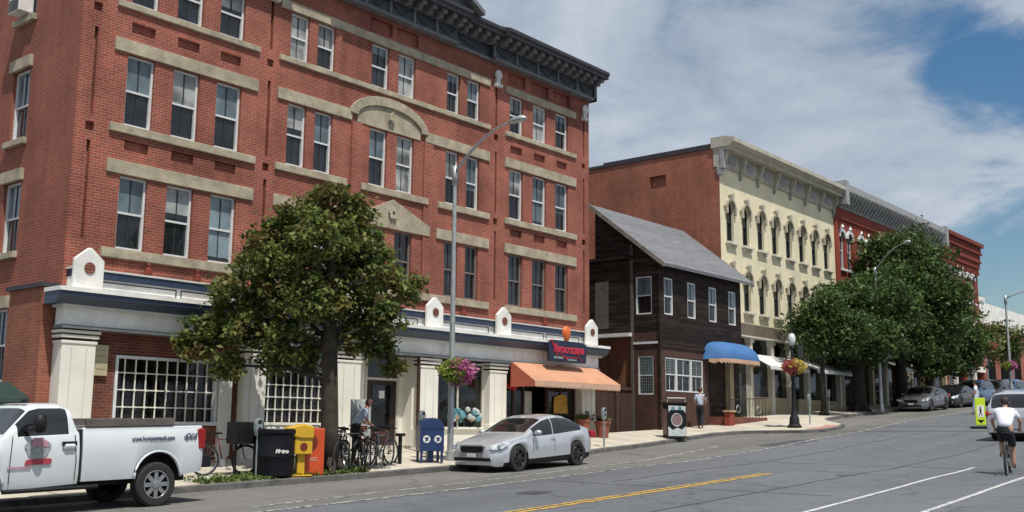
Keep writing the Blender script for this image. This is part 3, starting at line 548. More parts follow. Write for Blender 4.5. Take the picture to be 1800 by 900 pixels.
wf = MB(); wf.box(16.5, 16.88, Y0 - .1, Y0 + .05, .3, 3.3); wf.build('white_board', M['cream'], BB, bevel=.01)
def lattice(x0, x1, z0, z1, nx, nz, y, lab=None, border=True):
    f = MB(); t = .07
    if border:
        f.box(x0, x0 + t, y - .08, y + .1, z0, z1); f.box(x1 - t, x1, y - .08, y + .1, z0, z1); f.box(x0 + t, x1 - t, y - .08, y + .1, z1 - t, z1); f.box(x0 - .05, x1 + .05, y - .12, y + .1, z0 - .02, z0 + t)
    o = f.build('shop_window', M['framew'], BB)
    l_ = MB()
    for i in range(1, nx): x = x0 + i * (x1 - x0) / nx; l_.box(x - .013, x + .013, y, y + .03, z0, z1)
    for j in range(1, nz): z = z0 + j * (z1 - z0) / nz; l_.box(x0, x1, y - .004, y + .026, z - .013, z + .013)
    for i in range(1, nx):
        for j in range(1, nz): l_.lathe([(.035, 0), (.035, .02)], (x0 + i * (x1 - x0) / nx, y - .016, z0 + j * (z1 - z0) / nz), 8, axis='y')
    l_.build('lattice', M['cream'], o)
    p = MB(); p.box(x0, x1, y + .07, y + .08, z0, z1); p.build('pane', M['shop'], o)
    return o
lattice(13.57, 16.48, 1.6, 3.24, 10, 4, Y0 + .05); lattice(17.9, 20.18, 1.7, 3.04, 9, 4, Y0 + .04, border=False)
tr = MB(); tr.box(17.8, 20.2, Y0 + .05, Y0 + .06, 3.14, 3.76); tr.build('transom_window', M['blind'], BB)
# entry recess
en = MB(); en.box(21.2, 21.24, Y0, Y0 + .45, .5, 3.76, 0); en.box(23.62, 23.68, Y0, Y0 + .45, .5, 3.76, 0); en.box(21.2, 22.0, Y0 + .40, Y0 + .46, .5, 3.76, 0); en.box(23.42, 23.68, Y0 + .40, Y0 + .46, .5, 3.76, 0); en.box(21.2, 23.68, Y0 - .1, Y0 + .6, .5, swz(22, 23.6) + .12, 1)
en.box(23.58, 23.66, Y0 - .33, Y0 - .25, 1.2, 3.75, 2)
en.build('entry_recess', [M['cream'], M['walk'], M['brown']], BB)
dr = MB(); zd = swz(22, 23.6) + .12; yd = Y0 + .42
dr.box(22.0, 23.42, yd, yd + .06, zd, 3.76, 0); o = dr.build('entrance_door', M['doorb'], BB)
d2 = MB(); d2.box(22.0, 22.08, yd - .05, yd, zd, 3.76); d2.box(23.34, 23.42, yd - .05, yd, zd, 3.76); d2.box(22.08, 23.34, yd - .05, yd, 3.0, 3.08); d2.build('door_frame', M['ctrim'], o)
d3 = MB(); d3.box(22.6, 22.82, yd - .035, yd - .02, 2.45, 2.68); d3.build('paper_notice', M['white'], o)
d4 = MB(); d4.box(22.32, 23.1, yd - .02, yd, 1.55, 2.85); d4.build('door_glass', M['dark'], o)
d4 = MB(); d4.box(22.1, 23.32, yd - .02, yd, 3.1, 3.74); d4.build('transom_glass', M['dark'], o)
# bay 4 shop window and bay 5 front
for x0, x1, z0, z1 in ((24.5, 27.0, 1.6, 3.70), (28.0, 29.2, 1.75, 3.74), (30.5, 32.2, 1.75, 3.74)):
    f = MB(); f.box(x0, x0 + .07, Y0 - .02, Y0 + .1, z0, z1); f.box(x1 - .07, x1, Y0 - .02, Y0 + .1, z0, z1); f.box(x0 + .07, x1 - .07, Y0 - .02, Y0 + .1, z1 - .06, z1); f.box((x0 + x1) / 2 - .03, (x0 + x1) / 2 + .03, Y0, Y0 + .08, z0, z1 - .06)
    o = f.build('shop_window', M['ctrim'] if x0 < 27 else M['brown'], BB); p = MB(); p.box(x0 + .07, x1 - .07, Y0 + .04, Y0 + .05, z0, z1 - .06); p.build('pane', M['shop'], o)
for xa_, xb_ in ((28.0, 29.2), (30.5, 32.25)): f = MB(); f.box(xa_, xb_, Y0 - .02, Y0 + .12, .8, 1.75); f.build('shop_bulkhead', M['brown'], BB)
f = MB(); f.box(29.2, 30.5, Y0 + .7, Y0 + .75, .9, 3.74); f.build('restaurant_door', M['inner'], BB)
inn = MB(); inn.box(12.5, 33, Y0 + 1.25, Y0 + 1.3, 0, 4.5); inn.build('shop_interior', M['inner'], BB)
# things on the shopfront
t = thing('wall_plaque', (13.15, Y0 - .06, 3.1), 'tan rectangular plaque on the mottled brick beside the corner pilaster', 'sign')
q = MB(); q.box(12.96, 13.32, Y0 - .10, Y0 - .021, 2.72, 3.45); q.build('board', M['plaque'], t, bevel=.01)
q = MB()
for k in range(4): q.box(13.02, 13.26, Y0 - .108, Y0 - .1, 3.3 - k * .14, 3.335 - k * .14)
q.build('lettering_lines', M['stone'], t)
def items(name, label, cat, x, y, z, mat, shape, group=None):
    mb = MB(); shape(mb, x, y, z); return tag(mb.build(name, M[mat] if isinstance(mat, str) else [M[q] for q in mat], origin=(x, y, z), smooth=True, auto=True), label, cat, group)
def wreath(mb, x, y, z):
    for k in range(26):
        a = k * 2.4; r = .05 + .17 * (k % 5) / 5; mb.lathe([(.01, -.05), (.06, 0), (.01, .05)], (x + r * math.cos(a) * 1.3, y - .02 * (k % 3), z + r * math.sin(a) * .7), 6)
items('red_ornament', 'red flower ornament hanging in the window left of the restaurant door', 'ornament', 28.45, Y0 - .06, 3.0, 'redg', wreath)
items('poster', 'yellow poster in the window under the right end of the orange awning', 'poster', 31.3, Y0 - .03, 2.45, 'yelg', lambda mb, x, y, z: mb.prism([(x - .42, z - .32), (x + .42, z - .32), (x + .36, z + .3), (x + .05, z + .36), (x - .38, z + .26)], y, y + .03, 'y'))
items('poster', 'small white notice in the restaurant doorway glass', 'poster', 30.2, Y0 + .66, 2.5, 'white', lambda mb, x, y, z: mb.box(x - .25, x + .25, y, y + .03, z - .4, z + .4))
def goods(mb, x, y, z):
    for k in range(22):
        px, pz = x + RN.uniform(-.75, .75), z + RN.uniform(0, .35); s_ = RN.uniform(.08, .17)
        mb.lathe([(.02, -s_), (s_, -s_ * .4), (s_ * .9, s_ * .5), (.02, s_)], (px, y + RN.uniform(-.03, .05), pz + .1), 7, int(RN.integers(3)))
items('window_display', 'pile of teal and tan goods in the shop window left of the orange awning', 'window display', 26.1, Y0 - .07, 1.72, ('teal', 'goods', 'meshw'), goods)
# awning (orange)
aw = thing('awning', (30.4, Y0, 3.4), 'orange canvas awning with scalloped edge over the restaurant front', 'awning')
ya, yb, za, zb_ = Y0 - .40, Y0 - 1.45, 3.84, 3.17
a = MB(); a.add([(28.0, ya, za), (32.95, ya, za), (33.1, yb, zb_ + .02), (27.95, yb, zb_), (28.0, ya, za - .03), (32.95, ya, za - .03), (33.1, yb, zb_ - .01), (27.95, yb, zb_ - .03)], [(0, 1, 2, 3), (4, 7, 6, 5), (0, 3, 7, 4), (1, 5, 6, 2), (0, 4, 5, 1), (3, 2, 6, 7)], 0); a.build('canopy', M['orange'], aw)
for x in (27.97, 33.03): a = MB(); a.prism([(ya, za - .02), (yb, zb_ - .01), (yb, zb_ - .2), (ya, zb_ - .2)], x - .01, x + .01, 'x'); a.build('side_panel', M['oside'], aw)  # same canvas as the top; weaker sun on the sides put into the colour
a = MB(); n = 36
for i in range(n):
    x0, x1 = 27.97 + i * 5.1 / n, 27.97 + (i + 1) * 5.1 / n; a.prism([(x0, zb_), (x1, zb_), (x1, zb_ - .14), (x1 - .03, zb_ - .2), ((x0 + x1) / 2, zb_ - .22), (x0 + .03, zb_ - .2), (x0, zb_ - .14)], yb - .012, yb, 'y')
a.build('valance', M['ptrim'], aw)
sg = thing('restaurant_sign', (30.5, Y0 - .5, 4.2), 'navy sign board with red script lettering and an orange balloon shape on top', 'sign')
a = MB(); a.prism([(29.45, 3.92), (31.65, 3.92), (31.7, 4.6), (31.4, 4.68), (29.6, 4.68), (29.4, 4.55)], Y0 - .92, Y0 - .82, 'y'); a.build('board', M['signn'], sg, bevel=.02)
a = MB(); a.lathe([(.02, -.30), (.12, -.2), (.22, 0), (.235, .12), (.17, .27), (.02, .32)], (30.5, Y0 - .88, 4.90), 16, sy=.45); a.build('balloon', M['ball'], sg, smooth=True)
text('lettering', 'Veracruzana', .44, M['signr'], sg, (30.55, Y0 - .925, 4.38), (R(90), 0, 0), .01, .3, .86, .012)
a = MB(); a.tube([(29.55, Y0 - .93, 4.66), (29.9, Y0 - .93, 4.1)], .03, 5); a.tube([(30.1, Y0 - .93, 4.2), (30.5, Y0 - .93, 4.0)], .02, 5); a.tube([(31.0, Y0 - .93, 4.3), (31.4, Y0 - .93, 3.96)], .02, 5); a.box(30.3, 31.1, Y0 - .93, Y0 - .921, 4.08, 4.11); a.build('flourish', M['signr'], sg)
a = MB(); a.box(29.7, 30.25, Y0 - .93, Y0 - .921, 4.02, 4.1); a.box(30.5, 31.05, Y0 - .93, Y0 - .921, 3.98, 4.04); a.build('small_print', M['meterg'], sg)

# ================================================================== WOODEN HOUSE
WH = thing('wooden_house', (38.25, Y0, g(38)), 'dark brown clapboard house with steep grey shingle roof and white sash windows', 'building')
XW, XE = 38.25, 45.55
h = MB()
fh = [(c - .36, c + .36, 6.42, 8.0, .12, False) for c in (39.0, 40.95, 42.85, 44.7)]
wall(h, 'y', Y0, XW, XE, 5.1, 8.6, fh, 1, 1, 1)
wall(h, 'x', XW, Y0, 26.9, 5.65, 8.6, [(23.97, 24.78, 6.42, 8.05, .12, False)], 1, 0, 0)
h.add([(XW, Y0, 8.6), (XW, 26.9, 8.6), (XW, 26.9, 11.4), (XW, Y0, 8.6)][:3], [(0, 1, 2)], 0)
h.box(XW + .15, XE - .02, Y0 + .15, 26.85, 1, 8.5, 0); h.box(XW, XE, 26.88, 30, 1, 9.0, 0)
h.prism([(Y0 + .1, 8.5), (26.88, 8.5), (26.88, 11.35)], XW + .01, XE, 'x', 0)
h.build('wall', [M['clap'], M['clapf']], WH)
h = MB(); wall(h, 'y', Y0, XW, 42.3, 1.1, 5.1, [(38.66, 41.86, 3.15, 4.62, .12, False)], 1); wall(h, 'x', XW, Y0, 24.97, 1.1, 5.65, [(23.93, 24.7, 3.02, 4.64, .12, False)], 1); h.build('lower_wall', M['brown'], WH)
h = MB(); h.box(XW + .12, XW + .3, 24.97, 29, 1.1, 5.5); h.build('board_wall', M['board'], WH)
for bxx in ((XW - .25, XW + .1, 24.97, 28, 5.5, 5.65, 1), (XW - .2, XW, 24.9, 28, 8.9, 9.02, 0), (XW - .04, XW + .1, 24.9, 25.04, 1.2, 9.5, 2), (XW - .05, XW, Y0, 24.9, 5.15, 5.24, 1), (XW - .05, XW, Y0 - .05, Y0 + .06, 1.2, 8.6, 0), (XW, 42.3, Y0 - .06, Y0, 5.02, 5.12, 0), (XW - .012, XW + .1, 26.2, 26.9, 5.9, 8.0, 2)):
    h = MB(); h.box(*bxx[:6], 0); h.build('trim_board', [M['clap'], M['framew'], M['wood']][bxx[6]], WH)
# roof slab, sloping to the street, with overhang
h = MB(); x0, x1 = XW - .28, XE + .45; ye, ze, yr, zr = Y0 - .45, 8.52, 26.98, 11.5
h.add([(x0, ye, ze), (x1, ye, ze), (x1, yr, zr), (x0, yr, zr), (x0, ye, ze - .14), (x1, ye, ze - .14), (x1, yr, zr - .14), (x0, yr, zr - .14)], [(0, 1, 2, 3), (4, 7, 6, 5), (0, 4, 5, 1), (1, 5, 6, 2), (2, 6, 7, 3), (3, 7, 4, 0)]); h.build('roof', M['shing'], WH)
for xx in (x0 - .03, x1 + .03): h = MB(); h.prism([(ye, ze + .02), (yr, zr + .02), (yr, zr - .2), (ye, ze - .2)], xx - .03, xx + .03, 'x'); h.build('rake_board', M['rake'], WH)
for c in (39.0, 40.95, 42.85, 44.7): put_window(WH, c, Y0 + .02, 6.42, .72, 1.58, key='wh')
put_window(WH, XW + .02, 24.375, 6.42, .81, 1.63, -math.pi / 2, key='wh'); put_window(WH, XW + .02, 24.315, 3.02, .77, 1.62, -math.pi / 2, key='wh')
for c, w_ in ((39.12, .92), (40.2, 1.2), (41.34, 1.0)): put_window(WH, c, Y0 + .02, 3.17, w_, 1.43, key='wht', mats=('framew', 'dark', 'shop', 'framew'))
def lat2(par, ax, pl, a0, a1, z0, z1, n, mz):
    mb = MB()
    for i in range(1, n): 
        a = a0 + i * (a1 - a0) / n
        mb.box(a - .01, a + .01, pl, pl + .015, z0, z1) if ax == 'y' else mb.box(pl, pl + .015, a - .01, a + .01, z0, z1)
    for j in range(1, mz):
        z = z0 + j * (z1 - z0) / mz
        mb.box(a0, a1, pl, pl + .015, z - .01, z + .01) if ax == 'y' else mb.box(pl, pl + .015, a0, a1, z - .01, z + .01)
    mb.build('leaded_lattice', M['meterg'], par)
lat2(WH, 'x', XW + .025, 23.99, 24.64, 3.85, 4.58, 6, 6); lat2(WH, 'x', XW + .035, 23.99, 24.64, 3.1, 3.8, 6, 6); lat2(WH, 'y', Y0 + .03, 38.74, 39.5, 3.9, 4.55, 6, 6); lat2(WH, 'y', Y0 + .03, 40.92, 41.76, 3.9, 4.55, 6, 6)
# porch at the right end
h = MB(); h.box(42.3, XE, Y0 + .9, Y0 + 1.0, 1.2, 5.1, 0); h.box(42.3, 42.42, Y0, Y0 + .95, 1.2, 5.1, 0); h.build('porch_recess', M['inner'], WH)
h = MB(); h.box(44.15, 44.5, Y0 - .1, Y0 + .2, 2.0, 4.9); h.build('porch_post', M['tan'], WH)
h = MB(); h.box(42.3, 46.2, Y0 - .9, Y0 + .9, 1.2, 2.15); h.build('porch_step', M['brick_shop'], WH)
ra = thing('stair_railing', (44, Y0 - .85, 2.15), 'black iron railing on the brick stoop under the blue awning', 'railing')
h = MB(); h.tube([(42.6, Y0 - .85, 2.9), (46.1, Y0 - .85, 3.05)], .025, 6); h.build('rail', M['iron'], ra)
h = MB()
for k in range(12): x = 42.6 + k * .318; h.tube([(x, Y0 - .85, 2.1), (x, Y0 - .85, 2.92 + k * .012)], .014, 5)
h.build('baluster', M['iron'], ra)
for x in (43.4, 45.4):
    h = MB(); h.torus((x, Y0 - .87, 2.5), .17, .02, 16, 5); h.build('scroll_ring', M['meterg'], ra)
pi_ = MB(); pi_.box(42.05, 42.5, Y0 - 1.15, Y0 - .9, 1.4, 2.35, 0); pi_.box(42.0, 42.55, Y0 - 1.2, Y0 - .85, 2.35, 2.43, 1); tag(pi_.build('brick_pier', [M['brick_red'], M['tan']], origin=(42.3, Y0 - 1, 1.5)), 'low red brick pier at the foot of the stoop under the blue awning', 'pier')
# blue dome awning
ba = thing('awning', (43.8, Y0, 5), 'blue rounded dome awning with pale scalloped trim on the wooden house', 'awning')
mb = MB(); x0, x1, n, mm = 41.85, 45.8, 24, 10
vs = []; 
for i in range(n + 1):
    u = -1 + 2 * i / n; k = (1 - abs(u) ** 4.5) ** .5 if abs(u) < 1 else 0
    for j in range(mm + 1):
        t = j / mm * math.pi / 2; vs.append(((x0 + x1) / 2 + u * (x1 - x0) / 2, Y0 - 1.15 * math.cos(t) ** .8 * (.25 + .75 * k), 4.68 + .86 * math.sin(t) * k))
fs = [(i * (mm + 1) + j, (i + 1) * (mm + 1) + j, (i + 1) * (mm + 1) + j + 1, i * (mm + 1) + j + 1) for i in range(n) for j in range(mm)]
mb.add(vs, fs); mb.build('dome', M['bluec'], ba, smooth=True)
mb = MB(); nn = 30
for i in range(nn):
    a, b = x0 + i * (x1 - x0) / nn, x0 + (i + 1) * (x1 - x0) / nn; kk = lambda x: Y0 - 1.17 * (.25 + .75 * (1 - min(1, abs((x - (x0 + x1) / 2) / ((x1 - x0) / 2))) ** 4.5) ** .5)
    mb.add([(a, kk(a), 4.7), (b, kk(b), 4.7), (b, kk(b), 4.56), ((a + b) / 2, (kk(a) + kk(b)) / 2, 4.48), (a, kk(a), 4.56)], [(0, 1, 2, 3, 4)])
mb.build('valance', M['ptrim'], ba)
# alley fence
fe = thing('wooden_fence', (34.8, 24.9, 1.3), 'dark brown board fence closing the alley beside the orange awning', 'fence')
f = MB(); f.box(33.2, 38.2, 25.0, 25.06, 1.0, 3.32); f.build('boards', M['fence'], fe); f = MB(); f.box(33.2, 38.2, 24.94, 25.0, 3.2, 3.3); f.box(36.9, 37.05, 24.9, 25.0, 1.0, 3.42); f.build('rail', M['brown'], fe)

# ================================================================== CREAM BUILDING
CY = 25.0; CX0, CX1 = 46.35, 60.4
CB = thing('cream_building', (CX0, CY, g(47)), 'long cream painted three storey block with arched windows and bracketed brown grey cornice', 'building')
ccols = [47.35 + 1.69 * i for i in range(8)]
hl = [(c - .38, c + .38, z0, z1, .2, False) for c in ccols for z0, z1 in ((7.5, 9.55), (10.88, 13.0))]
w_ = MB(); wall(w_, 'y', CY, CX0, CX1, 6.88, 14.75, hl, 1)
for c in ccols:       # arched heads: fill the corners of each opening
    for zt in (9.55, 13.0):
        r = .38; pts = [(c + r * math.cos(math.pi * k / 12), zt - r + r * math.sin(math.pi * k / 12)) for k in range(13)]
        for k in range(6): w_.prism([pts[k], pts[k + 1], (pts[k + 1][0], zt), (pts[k][0], zt)], CY + .001, CY + .14, 'y')
        for k in range(6, 12): w_.prism([pts[k], pts[k + 1], (pts[k + 1][0], zt), (pts[k][0], zt)], CY + .001, CY + .14, 'y')
w_.build('wall', M['cwall'], CB)
w_ = MB(); wall(w_, 'x', CX0, CY, 45, 1, 15.6, [(28.1, 29.1, 14.0, 14.65, .2, True)], 1); w_.build('brick_side_wall', M['brick_old'], CB)
w_ = MB(); w_.box(CX0 + .3, CX1, CY + .4, 45, 1, 14.7); w_.build('core', M['inner'], CB)
w_ = MB(); w_.box(CX0 - .05, CX0 + .3, CY + .3, 45, 15.6, 15.75); w_.box(CX0 - .04, CX0 + .25, CY + .3, 32, 15.75, 15.85); w_.build('coping', M['slate'], CB)
for c in ccols:
    for z0, hh in ((7.5, 2.05), (10.88, 2.12)): put_window(CB, c, CY + .13, z0, .76, hh, key='cb', mats=('mull', 'dark', 'dark', 'mull'))
for c in ccols:
    for z0, zt in ((7.5, 9.55), (10.88, 13.0)):
        hm = MB(); ro, ri, zc = .50, .385, zt - .38
        P1 = [(c + ro * math.cos(math.pi * k / 12), zc + ro * math.sin(math.pi * k / 12)) for k in range(13)]; P2 = [(c + ri * math.cos(math.pi * k / 12), zc + ri * math.sin(math.pi * k / 12)) for k in range(13)]
        for k in range(12): hm.prism([P1[k], P1[k + 1], P2[k + 1], P2[k]], CY - .14, CY + .0, 'y')
        hm.prism([(c - .09, zt - .05), (c + .09, zt - .05), (c + .13, zt + .3), (c, zt + .42), (c - .13, zt + .3)], CY - .22, CY, 'y')
        for sx in (-1, 1): hm.box(c + sx * .455 - .07, c + sx * .455 + .07, CY - .15, CY, zc - .32, zc + .02); hm.lathe([(.02, -.08), (.07, 0), (.02, .08)], (c + sx * .60, CY - .06, zc + .05), 7)
        hm.build('hood_moulding', M['hood'], CB, bevel=.01); hm = MB()
        hm.box(c - .52, c + .52, CY - .2, CY, z0 - .12, z0); hm.box(c - .42, c - .28, CY - .14, CY, z0 - .26, z0 - .12); hm.box(c + .28, c + .42, CY - .14, CY, z0 - .26, z0 - .12)
        hm.build('window_sill', M['ctrim'], CB, bevel=.01)
cc = MB()
cc.box(CX0 - .03, CX1, CY - .1, CY + .3, 14.62, 14.72, 0); cc.box(CX0 - .03, CX1, CY - .12, CY + .3, 14.72, 15.42, 1); cc.box(CX0 - .08, CX0 + .2, CY - .3, CY - .1, 14.5, 15.42, 2); cc.box(CX0 - .06, CX0 + .14, CY - .2, CY + .1, 14.2, 14.62, 2); cc.box(CX0 - .05, CX1, CY - .62, CY + .3, 15.42, 15.58, 0); cc.prism([(CY - .62, 15.58), (CY - .9, 15.78), (CY - .9, 15.98), (CY - .4, 16.12), (CY + .4, 16.12), (CY + .4, 15.58)], CX0 - .1, CX1, 'x', 0)
nb = 14
for i in range(nb + 1):
    x = CX0 + .15 + i * (CX1 - CX0 - .3) / nb
    if i % 2 == 0: cc.prism([(CY - .12, 14.45), (CY - .17, 14.5), (CY - .22, 14.8), (CY - .42, 15.1), (CY - .42, 15.42), (CY - .12, 15.42)], x - .09, x + .09, 'x', 0); cc.box(x - .05, x + .05, CY - .13, CY, 14.25, 14.5, 2)
    else: cc.box(x - .34, x + .34, CY - .16, CY - .12, 14.86, 15.3, 2)
cc.build('cornice', [M['ccorn'], M['ccorn'], M['gcorn']], CB)
# shopfronts
sf = MB(); sf.box(CX0 - .02, CX1, CY - .25, CY + .2, 6.25, 6.86, 0); sf.box(CX0 - .02, CX1, CY - .32, CY + .2, 6.18, 6.25, 1); sf.box(CX0, CX1, CY + .12, CY + .2, 5.3, 6.18, 2); sf.box(CX0, CX1, CY + .12, CY + .2, 1.8, 5.3, 2)
for x in (46.6, 49.0, 51.4, 53.6, 55.8, 58.0, 60.2): sf.box(x - .14, x + .14, CY - .15, CY + .12, 2, 6.2, 1); sf.box(x - .2, x + .2, CY - .22, CY + .12, 5.95, 6.2, 1)
for x0, x1 in ((49.0, 53.6), (54.6, 60.2)): sf.box(x0 + .14, x1 - .14, CY + .02, CY + .12, 2.2, 3.25, 3)
sf.box(48.9, 60.3, CY - .02, CY + .1, 5.2, 5.34, 4)
sf.build('shopfront', [M['cfas'], M['ctrim'], M['shop'], M['tan'], M['brown']], CB)
def awning(x0, x1, y0, z, mat, label, drop=.65, out=1.2):
    t = thing('awning', ((x0 + x1) / 2, y0, z), label, 'awning', 'awnings over the far shopfronts')
    a = MB(); a.prism([(y0, z), (y0 - out, z - drop), (y0 - out, z - drop - .04), (y0, z - .05)], x0, x1, 'x'); a.build('canopy', M[mat], t)
    a = MB(); n = int((x1 - x0) / .25)
    for i in range(n):
        p, q = x0 + i * (x1 - x0) / n, x0 + (i + 1) * (x1 - x0) / n; a.prism([(p, z - drop), (q, z - drop), (q, z - drop - .13), ((p + q) / 2, z - drop - .2), (p, z - drop - .13)], y0 - out - .012, y0 - out, 'y')
    a.build('valance', M[mat], t)
awning(48.6, 53.2, CY - .15, 5.38, 'wcanv', 'white canvas awning just right of the blue dome awning')
awning(54.2, 59.8, CY - .15, 5.3, 'wcanv', 'long dirty white awning behind the large dark street tree', .5)
# ================================================================== RED BUILDING and DARK RED BUILDING
def arched_block(name, label, x0, x1, ztop, corn, wallm, trimm, centers, zr, cat='building', w=.36):
    B = thing(name, (x0, CY, g(x0)), label, cat)
    hl = [(c - w, c + w, a, b, .2, False) for c in centers for a, b in zr]
    q = MB(); wall(q, 'y', CY, x0, x1, 6.6, corn, hl, 1)
    q.box(x1 - .3, x1, CY + .001, 45, 2, ztop - .3); q.box(x0, x0 + .3, CY + .001, 45, 2, ztop - .3); q.build('wall', M[wallm], B)
    q = MB(); q.box(x0 + .3, x1 - .3, CY + .5, 45, 2, corn); q.build('core', M['inner'], B)
    for c in centers:
        for a, b in zr: put_window(B, c, CY + .1, a, 2 * w, b - a, key=name, mats=('framew', 'dark', 'dark', 'framew'))
    for c in centers:
        for a, b in zr:
            q = MB(); P1 = [(c + (w + .18) * math.cos(math.pi * k / 10), b - w + (w + .18) * math.sin(math.pi * k / 10)) for k in range(11)]; P2 = [(c + w * math.cos(math.pi * k / 10), b - w + w * math.sin(math.pi * k / 10)) for k in range(11)]
            for k in range(10): q.prism([P1[k], P1[k + 1], P2[k + 1], P2[k]], CY - .12, CY, 'y')
            for k in range(10): q.prism([P2[k], P2[k + 1], (P2[k + 1][0], b), (P2[k][0], b)], CY + .001, CY + .1, 'y', 1)
            q.box(c - w - .15, c + w + .15, CY - .15, CY, a - .14, a); q.lathe([(.02, -.16), (.12, 0), (.02, .2)], (c, CY - .1, b + .25), 6); q.build('window_trim', [M[trimm], M[wallm]], B)
    return B
cen = []
x = 61.5
while x < 79: cen += [x, x + 1.2]; x += 3.0
RB = arched_block('red_building', 'bright red brick block with pale ribbed cornice half hidden by the big tree', 60.4, 79.5, 16.3, 15.0, 'brick_red', 'framew', [c for c in cen if c < 79.3], ((7.6, 9.8), (11.25, 13.55)))
q = MB(); q.box(60.4, 79.5, CY - .15, CY + .3, 14.95, 15.15); q.prism([(CY - .15, 15.15), (CY - .25, 15.3), (CY - .75, 15.9), (CY - .75, 16.3), (CY - .3, 16.42), (CY + .3, 16.42), (CY + .3, 15.15)], 60.4, 79.5, 'x')
for i in range(38): x = 60.65 + i * .5; q.prism([(CY - .15, 14.95), (CY - .35, 15.25), (CY - .82, 15.85), (CY - .82, 15.95), (CY - .15, 15.95)], x - .1, x + .1, 'x')
for x in (60.7, 79.2): q.box(x - .25, x + .25, CY - .84, CY + .35, 15.0, 16.46)
q.build('cornice', M['gcorn'], RB)
q = MB(); q.box(60.42, 60.9, CY - .12, CY, 6.6, 14.95); q.box(60.4, 79.5, CY - .1, CY, 14.3, 14.94); q.build('brick_pier', M['brick_red'], RB)
DB = arched_block('dark_brick_building', 'dark red brick block with stepped corbelled parapet at the end of the row', 79.5, 88.9, 16.4, 14.2, 'brick_dark', 'framew', [80.6, 81.9, 83.4, 84.7, 86.2, 87.5], ((7.8, 9.8), (11.6, 13.8)))
q = MB()
for k, (za, zb2, d) in enumerate(((14.2, 14.5, .12), (14.5, 14.95, .22), (14.95, 15.1, .34), (15.1, 15.6, .26), (15.6, 15.75, .42), (15.75, 16.2, .34), (16.2, 16.5, .55))): q.box(79.5, 88.9 + d * .6, CY - d, CY + .5, za, zb2)
for i in range(22): q.box(79.6 + i * .43, 79.78 + i * .43, CY - .2, CY - .1, 13.95, 14.2)
q.build('parapet', M['brick_dark'], DB)
for B, x0, x1, mats in ((RB, 60.4, 79.5, ('ctrim', 'shop', 'tan')), (DB, 79.5, 88.9, ('white', 'shop', 'brick_red'))):
    q = MB(); q.box(x0, x1, CY - .2, CY + .2, 6.2, 6.6, 0); q.box(x0, x1, CY + .1, CY + .3, 2.5, 6.2, 1)
    n = int((x1 - x0) / 2.3)
    for i in range(n + 1): x = x0 + .2 + i * (x1 - x0 - .4) / n; q.box(x - .17, x + .17, CY - .15, CY + .1, 2.5, 6.2, 0 if i % 2 else 2)
    q.build('shopfront', [M[k] for k in mats], B)
awning(66.5, 70.5, CY - .15, 6.0, 'wcanv', 'white awning seen between the two dark tree trunks', .5, 1.3)
awning(74.2, 78.2, CY - .15, 6.2, 'green', 'green awning on the red block right of the tree trunk', .6, 1.2)
FB = thing('low_far_building', (93, 27, g(95)), 'low far building with broad white parapet and orange brick piers at the right edge', 'building')
q = MB(); wall(q, 'y', 27, 91, 128, 3, 12.3, [(93 + i * 4.2, 95.6 + i * 4.2, 3.5, 10.0, .5, True) for i in range(8)], 1, 0, 1); q.box(91, 128, 27.5, 45, 3, 12.2, 0); q.build('wall', [M['brick'], M['inner']], FB)
q = MB(); q.box(90.8, 128.2, 26.6, 45, 10.6, 12.6); q.box(90.6, 96, 26.5, 45, 12.6, 13.0); q.build('parapet', M['white'], FB)
for i in range(8):
    q = MB(); q.box(93.02 + i * 4.2, 95.58 + i * 4.2, 27.3, 27.34, 3.5, 9.9); q.build('window', M['dark'], FB)
# buildings on the near side behind the camera are not seen; a far cross street block closes the view
# ================================================================== TREES
def leaves(name, mat, parent, centers, nl, size, spread, seed=0, up=.3, origin=None):
    rg = np.random.default_rng(seed); cs = np.array(centers, float); k = len(cs); n = k * nl
    base = np.repeat(cs, nl, 0) + rg.normal(0, 1, (n, 3)) * np.array([spread, spread, spread * .75])
    nrm = rg.normal(0, 1, (n, 3)); nrm[:, 2] = np.abs(nrm[:, 2]) + up; nrm /= np.linalg.norm(nrm, axis=1)[:, None]
    a = np.cross(nrm, rg.normal(0, 1, (n, 3))); a /= np.linalg.norm(a, axis=1)[:, None]; b = np.cross(nrm, a)
    s = size * rg.uniform(.4, 1.35, n)[:, None]; droop = nrm * s * -.18
    v = np.empty((n, 4, 3)); v[:, 0] = base - a * s * .62; v[:, 1] = base - b * s * .36 - droop; v[:, 2] = base + a * s * .62; v[:, 3] = base + b * s * .36 - droop
    off = np.array(worldloc(parent)) if parent else (np.array(origin) if origin else np.zeros(3))
    v = (v - off).reshape(-1, 3)
    me = bpy.data.meshes.new(name); me.vertices.add(n * 4); me.vertices.foreach_set('co', v.ravel()); me.loops.add(n * 4); me.loops.foreach_set('vertex_index', np.arange(n * 4))
    me.polygons.add(n); me.polygons.foreach_set('loop_start', np.arange(n) * 4); me.polygons.foreach_set('loop_total', np.full(n, 4)); me.update(calc_edges=True); me.validate()
    mm = mat if isinstance(mat, (list, tuple)) else [mat]
    for q in mm: me.materials.append(q)
    if len(mm) > 1: me.polygons.foreach_set('material_index', np.repeat(rg.choice(len(mm), k), nl))
    o = bpy.data.objects.new(name, me); C.objects.link(o); o.parent = parent
    if origin and not parent: o.location = origin
    return o
